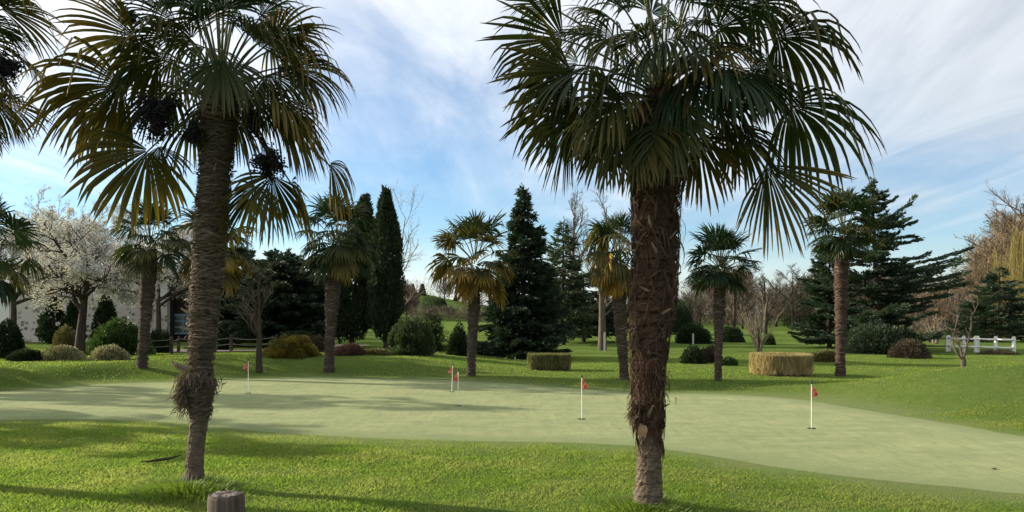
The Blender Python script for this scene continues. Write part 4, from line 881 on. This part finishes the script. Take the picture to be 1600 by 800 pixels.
wx0, wx1 = WX(264, bd), WX(322, bd); wz1, wz0 = CH - (492 - HY) / F * bd, CH - (521 - HY) / F * bd
wi = bpart('window', wx0, wx1, bd + .50, bd + .55, wz0 - .05, wz1 + .05, 'blue'); nx, nzz = 4, 3
for i in range(nx):
    for j in range(nzz):
        cw, chh = (wx1 - wx0) / nx, (wz1 - wz0) / nzz
        bpart('pane', wx0 + i * cw + .05, wx0 + (i + 1) * cw - .03, bd + .485, bd + .497, wz0 + j * chh + .04, wz0 + (j + 1) * chh - .03, 'glass', wi)

# rope fence by the path
fpts = [(196, 25.4), (268, 25.6), (279, 27.0), (361, 27.2), (432, 29.0)]
base = gp(279, 26); root = thing('rope_fence', 'low rope fence with dark wooden posts along the path', 'fence', base); tops = []
for px, d in fpts:
    g = gp(px, d); b = Buf(); hh = .56
    btube(b, np.array([g + UP * -.1, g + UP * hh * .6, g + UP * (hh - .02), g + UP * hh]) - base, np.array([.055, .052, .05, .04]), 10, .4, cap=True); part('post', b.mesh('post', M['post'], False), root); tops.append(g)
for i in range(len(tops) - 1):
    for hz in (.47, .27):
        a, c = tops[i] + UP * hz, tops[i + 1] + UP * hz; t = np.linspace(0, 1, 14)[:, None]; P = a + (c - a) * t - UP * .45 * (np.linalg.norm(c - a) * .13) * t * (1 - t) * 4 * .6
        b = Buf(); btube(b, P - base, np.full(14, .010), 6, .4); part('rope', b.mesh('rope', M['rope'], True), root)

# white post-and-rail fence on the right
fp = [(1435, 33.5), (1482, 32.8), (1506, 32.4), (1527, 32.1), (1556, 31.6), (1584, 31.2), (1640, 30.4)]
base = gp(1527, 32.1); root = thing('white_fence', 'white post-and-rail fence on the far right lawn', 'fence', base); G = []
for i, (px, d) in enumerate(fp):
    g = gp(px, d); G.append(g); hh = .66
    for dx in ((-.045, .06) if i in (1, 3) else (0,)):
        b = Buf(); box(b, -.05, .05, -.05, .05, -.1, hh - .03); box(b, -.038, .038, -.038, .038, hh - .029, hh)
        o = part('post', b.mesh('post', M['white_paint']), root); o.location = (g[0] - base[0] + dx * 1.4, g[1] - base[1] + (.12 if dx > 0 else 0), g[2] - base[2])
for i in range(len(G) - 2):
    for hz in (.22, .54):
        b = Buf(); a, c = G[i] + UP * hz, G[i + 1] + UP * hz; y = np.array([0, -.065, 0]); P = np.stack([a, (a + c) / 2 - UP * .01, c]) - base + y
        btube(b, P, np.array([.042, .04, .042]), 6, .3, cap=True); part('rail', b.mesh('rail', M['rail_unlit'] if i == 0 else M['white_paint'], True), root)  # left span takes the unlit brown, the others stay white

# ------------------------------------------------------------------ pins on the green
def pin(label, px, by, ty, dirx, seed, tilt=0):
    d = CH * F / (by - HY); x = WX(px, d); z = h1(x, d) + .010; base = np.array([x, d, z]); H = (by - ty) / F * d
    root = thing('putting_pin', label, 'golf pin', base, 'pins on the putting green'); r = np.random.default_rng(seed)
    b = Buf(); btube(b, np.array([[0, 0, .0], [tilt * .5, 0, H * .5], [tilt, 0, H - .02]]), np.array([.0062, .006, .0056]), 8, .5); part('pole', b.mesh('pole', M['pole'], True), root)
    b = Buf(); q = [(-.022, .007), (-.016, .016), (0, .018), (.012, .012), (.018, .002)]; btube(b, np.array([[tilt, 0, H + a] for a, _ in q]), np.array([c for _, c in q]), 8, .5); part('finial', b.mesh('finial', M['black'], True), root)
    # small pennant hanging in soft folds
    nu, nv = 8, 7; V = []
    for i in range(nu):
        u = i / (nu - 1)
        for j in range(nv):
            v = j / (nv - 1); w = .19 * (1 - .9 * u); zz1 = H - .03 - u * .13 - v * w * (1 - .15 * u)
            V.append((tilt + dirx * (.009 + u * .085), .02 * math.sin(u * 6 + seed) * u + .016 * math.sin(u * 9 + v * 4 + seed), zz1))
    b = Buf(); b.add(V, grid_faces(nu, nv, False)); part('flag', b.mesh('flag', M['flag'], True), root)
    b = Buf(); th = np.linspace(0, 2 * math.pi, 24, endpoint=False); ring = lambda rr, zz: np.column_stack([np.cos(th) * rr, np.sin(th) * rr, np.full(24, zz)])
    b.add(np.concatenate([ring(.060, .001), ring(.056, .006), ring(.05, .004), ring(.0005, .003)]), grid_faces(4, 24, True)); part('cup', b.mesh('cup', M['hole'], True), root)
pin('pin with red flag nearest the camera, on the right of the green', 1268, 671, 599, 1, 1)
pin('pin with red and pale flag left of the nearest palm trunk', 909, 656, 589, 1, 2)
pin('pin with red flag nearer of the close pair mid green', 716, 635, 579, -1, 3)
pin('pin with red flag further of the close pair mid green', 706, 613, 570, -1, 4, .02)
pin('pin with pale red flag on the left of the green', 388, 615, 563, -1, 5)

# wooden bollard at the bottom edge
bdp = 5.0; bx = WX(353, bdp); base = np.array([bx, bdp, h1(bx, bdp)]); root = thing('wooden_bollard', 'weathered round wooden bollard at the bottom edge', 'bollard', base)
zt = CH - (771 - HY) / F * bdp - base[2]; rr = 55 / 2 / F * bdp; n = 40; th = np.linspace(0, 2 * math.pi, n, endpoint=False); r = np.random.default_rng(77)
wob = 1 + .03 * (vnoise(np.cos(th) * 2 + 9, np.sin(th) * 2 + 9) - .5) + .012 * r.normal(size=n); prof = [(-.1, 1.02), (.1, 1.01), (zt * .5, 1.0), (zt - .05, 1.0), (zt - .022, .985), (zt - .006, .93), (zt, .86)]
b = Buf(); b.add(np.concatenate([np.column_stack([np.cos(th) * rr * k * wob, np.sin(th) * rr * k * wob, np.full(n, z) + (.004 * r.normal(size=n) if z > zt - .01 else 0)]) for z, k in prof]), grid_faces(len(prof), n, True)); part('post', b.mesh('post', M['bollard'], False), root)
b = Buf(); b.add(np.concatenate([np.column_stack([np.cos(th) * rr * k * wob, np.sin(th) * rr * k * wob, np.full(n, z) + .003 * r.normal(size=n)]) for z, k in ((zt - .003, .88), (zt + .003, .6), (zt + .001, .3), (zt + .002, .005))]), grid_faces(4, n, True)); part('end_grain', b.mesh('end_grain', M['endgrain'], False), root)

# longer tufts at the palm feet and by the bollard
def tuft(name, label, cx, cy, rad, n, h, seed, asp=1.0):
    r = np.random.default_rng(seed); a = r.uniform(0, 6.283, n); q = np.abs(r.normal(0, .55, n)); x = cx + np.cos(a) * q * rad * asp; y = cy + np.sin(a) * q * rad; z = HT(x, y) - .005
    D = np.column_stack([np.cos(a) * r.uniform(0, .7, n), np.sin(a) * r.uniform(0, .7, n), np.ones(n)]) + r.normal(0, .2, (n, 3)); hh = h * r.uniform(.4, 1.1, n) * np.clip(1.3 - q * .6, .3, 1)
    P0 = np.column_stack([x, y, z]); P = np.stack([P0, P0 + D * hh[:, None] * .55, P0 + D * hh[:, None] + np.column_stack([np.cos(a), np.sin(a), -.5 * np.ones(n)]) * hh[:, None] * .3], 1)
    b = Buf(); S = nz(np.cross(D, r.normal(size=(n, 3))))[:, None].repeat(3, 1); bribbon(b, P, S, np.broadcast_to([.0034, .0028, .0008], (n, 3)), r.random(n)); o = part(name, b.mesh(name, M['grass_lush'])); o['kind'] = 'stuff'; o['label'] = label; o['category'] = 'grass'
tuft('grass_tuft', 'lush longer grass round the foot of the left near palm', L1b[0] + .02, L1b[1] - .22, .42, 7000, .11, 1, 1.2)
tuft('grass_tuft', 'longer grass round the foot of the nearest palm', R1b[0] - .05, R1b[1] - .05, .40, 4500, .075, 2, 1.1)
# scrap of leaf litter on the green
p = np.array([*flat(1555, 735), 0]); p[2] = h1(p[0], p[1]) + .012; root = thing('leaf_litter', 'small scrap of brown leaf litter on the green at right', 'litter', p); r = np.random.default_rng(8)
for i in range(5):
    b = Buf(); c = r.normal(0, .018, 3) * [1, 1, 0] + UP * .004; ax = nz(r.normal(size=3) * [1, 1, .3]); sd = np.cross(ax, UP); b.add([c - ax * .03, c + sd * .012 + UP * .008, c + ax * .03, c - sd * .012 + UP * .003], [[0, 1, 2, 3]], .3); part('leaf', b.mesh('leaf', M['shrub_purple']), root)

# ------------------------------------------------------------------ far woods and hill
def wood(name, label, spots, spec, mats, seed, kmin, hfr=.85, ws=1.0):
    r = np.random.default_rng(seed); tb, wb = Buf(), Buf(); protos = []
    for k in range(4): protos.append(tree_bufs(grow(r, 1.0, .022, spec, (0, 0), .04), r, 2, kmin))
    for (x, y, H, rx) in spots:
        t_, w_ = protos[r.integers(0, 4)]; g = np.array([x, y, h1(x, y) - .1]); an = r.uniform(0, 6.28); c, s_ = math.cos(an), math.sin(an); Rm = np.array([[c, -s_, 0], [s_, c, 0], [0, 0, 1]]); S = np.array([H * rx, H * rx, H * hfr])
        sh = r.uniform(-.25, .25)
        for src, dst, mi in ((t_, wb, 0), (w_, wb, 1)):
            for v, f, a in zip(src.v, src.f, src.a): pass
            v = np.concatenate(src.v) @ Rm.T * S + g; off = 0
            f = np.concatenate(src.f); dst.add(v, f, np.clip(np.concatenate(src.a) + sh, 0, 1), .5, mi)
    for (x, y, H, rx) in spots:
        n = 900; q = nz(r.normal(size=(n, 3))) * (r.random((n, 1)) ** .4); zc = H * .52; g0 = h1(x, y)
        p = np.array([x, y, g0 + zc]) + q * np.array([H * .30 * rx, H * .30 * rx, H * .42]); D = nz(q * [1, 1, .6] + UP * .7 + r.normal(0, .35, (n, 3)))
        cards(wb, p, D, r.uniform(.06, .16, n) * H, r.uniform(.0018, .0045, n) * H * (ws * max(1, y / 80)), r, np.clip(r.random(n) * .7 + r.uniform(-.1, .4), 0, 1), 1)
    o = part(name, wb.mesh(name, [M[mats[0]], M[mats[1]]])); o['kind'] = 'stuff'; o['label'] = label; o['category'] = 'wood'
SPW = [(18, .5, 42, .25, 4, .08), (11, .5, 42, .12, 3, .15), (8, .55, 40, .08, 3, .15)]
r = np.random.default_rng(400); sp1 = [];
for i in range(58):
    d = r.uniform(80, 135); px = r.uniform(985, 1440); sp1.append((WX(px, d), d, (CH + (HY - r.uniform(425, 480)) / F * d) * 1.05, 1.3))
wood('distant_wood', 'distant bare brown wood beyond the fairway', sp1, SPW, ('bark_dark', 'twig'), 401, .0022)
def thicket(name, label, spots, mat, seed):
    r = np.random.default_rng(seed); b = Buf()
    for (px0, px1, d0, d1, hh, n) in spots:
        d = r.uniform(d0, d1, n); px = r.uniform(px0, px1, n); x = WX(px, d); g = HT(x, d); top = hh * (.35 + 1.1 * fbm(x * .35, d * .2, 3)); z = g + top * r.random(n) ** 1.2
        cards(b, np.column_stack([x, d, z]), r.normal(0, .45, (n, 3)) + UP * .8, r.uniform(.3, .9, n), r.uniform(.025, .07, n), r, np.clip(r.random(n) * .6 + .5 * (fbm(x * .5, d * .5) - .3), 0, 1))
    o = part(name, b.mesh(name, M[mat])); o['kind'] = 'stuff'; o['label'] = label; o['category'] = 'thicket'
thicket('woodland_undergrowth', 'brown undergrowth at the foot of the distant wood', [(985, 1460, 96, 125, 4.2, 26000), (1420, 1680, 62, 85, 3.2, 22000), (560, 900, 225, 245, 4.0, 9000), (-80, 560, 60, 72, 3.0, 16000), (640, 760, 118, 126, 2.2, 5000)], 'twig', 410)
thicket('evergreen_undergrowth', 'dark evergreen thicket among the distant wood', [(990, 1080, 60, 66, 2.6, 9000), (1225, 1300, 90, 98, 3.6, 7000), (870, 960, 70, 76, 2.6, 8000), (660, 690, 155, 160, 3.5, 2500)], 'shrub_dark', 411)
sp2 = []
for i in range(44):
    d = r.uniform(56, 95); px = r.uniform(1425, 1660); tp_ = np.interp(px, [1425, 1500, 1560, 1610, 1660], [470, 410, 352, 310, 300]) + r.uniform(0, 110); sp2.append((WX(px, d), d, (CH + (HY - tp_) / F * d) * 1.05, 1.05))
wood('right_wood', 'dense bare brown wood along the right side', sp2, SPW, ('bark', 'twig_tan'), 402, .0022)
sp3 = []
for i in range(22):
    d = r.choice([r.uniform(120, 150), r.uniform(200, 240)]); px = r.choice([r.uniform(540, 655), r.uniform(690, 900)]); sp3.append((WX(px, d), d, r.uniform(3.5, 6), 1.3))
for i in range(22):
    d = r.uniform(48, 75); px = r.uniform(-60, 500); sp3.append((WX(px, d), d, (CH + (HY - r.uniform(420, 455)) / F * d), 1.3))
wood('hill_wood', 'distant bare trees scattered on the hill slope', sp3, SPW, ('bark', 'twig_red'), 403, .0032, ws=1.3)
def far_conifer(lab, px, d, hpx, seed, mat='spruce', wf=.3):
    r = np.random.default_rng(seed); base = gp(px, d); H = hpx / F * d; root = thing('distant_conifer', lab, 'tree', base); n = 5000; t = r.random(n) ** .8; a = r.uniform(0, 6.28, n); q = H * wf * ((1 - t) if wf < .5 else np.sqrt(np.maximum(0, 1 - t * t))) * np.sqrt(r.random(n)) + .05
    b = Buf(); cards(b, np.column_stack([np.cos(a) * q, np.sin(a) * q, t * H]), np.column_stack([np.cos(a), np.sin(a), np.full(n, -.2)]), H * .13, H * .055, r); part('foliage', b.mesh('foliage', M[mat]), root)
    b = Buf(); btube(b, np.array([[0, 0, -.1], [0, 0, H * .9]]), np.array([H * .02, .02]), 6, .3); part('trunk', b.mesh('trunk', M['bark_dark'], True), root)
far_conifer('tiny dark conifer on the hill skyline, left of two', 645, 215, 15, 1); far_conifer('tiny dark conifer on the hill skyline, right of two', 660, 218, 18, 2)
far_conifer('dark round evergreen halfway up the hill', 688, 165, 18, 3, wf=.55); far_conifer('small dark evergreen low on the hill slope', 703, 150, 12, 4, wf=.6); far_conifer('small evergreen on the hill crest, far right', 712, 225, 10, 5, wf=.4)
# willow with hanging yellow strands
r = np.random.default_rng(500); base = gp(1590, 56); H = CH + (HY - 345) / F * 56; root = thing('willow_tree', 'weeping willow with yellow hanging strands at the right edge', 'tree', base)
lev = grow(r, H * .8, .25, [(11, .5, 45, .3, 7, .35), (7, .45, 45, .1, 4, .2)]); tb, wb = tree_bufs(lev, r, 3); part('trunk', tb.mesh('trunk', M['bark'], True), root); part('crown', wb.mesh('crown', M['twig_tan']), root)
P = lev[2][0]; n = 2600; p0 = P[r.integers(0, len(P), n), r.integers(1, 4, n)]; L = r.uniform(1.0, 3.8, n); az = r.uniform(0, 6.28, n); t = np.linspace(0, 1, 6)
Q = p0[:, None] + np.stack([np.cos(az)[:, None] * .35 * t ** .6, np.sin(az)[:, None] * .35 * t ** .6, -(L[:, None] * t ** 1.3)], -1); Q[..., 2] = np.maximum(Q[..., 2], .8); S = nz(r.normal(size=(n, 1, 3)) * [1, 1, 0]).repeat(6, 1)
b = Buf(); bribbon(b, Q, S, np.full((n, 6), .005), r.random(n)); o = part('strands', b.mesh('strands', M['willow']), root); o['kind'] = 'stuff'
# marker posts by the far trees
for lab, px, d, top, m_ in (('short pale marker post beside the paired bare trunks', 945, 33, 519, 'old_paint'), ('short pale marker post in the dark ivy right of the nearest palm', 1083, 38, 521, 'old_paint'), ('small white post far down the fairway', 912, 70, 532, 'old_paint')):
    g = gp(px, d); H = CH - (top - HY) / F * d - g[2]; root = thing('marker_post', lab, 'post', g); b = Buf(); box(b, -.035, .035, -.03, .03, -.1, H - .05); part('post', b.mesh('post', M[m_]), root)
    b = Buf(); box(b, -.028, .028, -.024, .024, H - .049, H); part('cap', b.mesh('cap', M[m_]), root)

# scraps of dead palm leaf lying on the front lawn
for lab, pts, w, mk in (('dark dead palm leaf strip lying left of the near left trunk', [(228, 727), (245, 724), (262, 722), (284, 716)], .016, 'shrub_brown'),
                        ('pale straw lying on the lawn left of the near left trunk', [(254, 684), (259, 688), (264, 692)], .004, 'reed')):
    q = np.array([[*flat(*p_), 0] for p_ in pts]); q[:, 2] = HT(q[:, 0], q[:, 1]) + .035; base = q[0]; root = thing('fallen_leaf', lab, 'leaf', base)
    b = Buf(); btube(b, q - base, np.array([w * .6] + [w] * (len(q) - 2) + [w * .3]), 5, .4); part('blade', b.mesh('blade', M[mk], True), root)
    b = Buf(); btube(b, (q - base)[:2] - np.array([[.06, -.01, 0], [0, 0, 0]]), np.array([w * .3, w * .5]), 5, .4); part('stalk', b.mesh('stalk', M[mk], True), root)
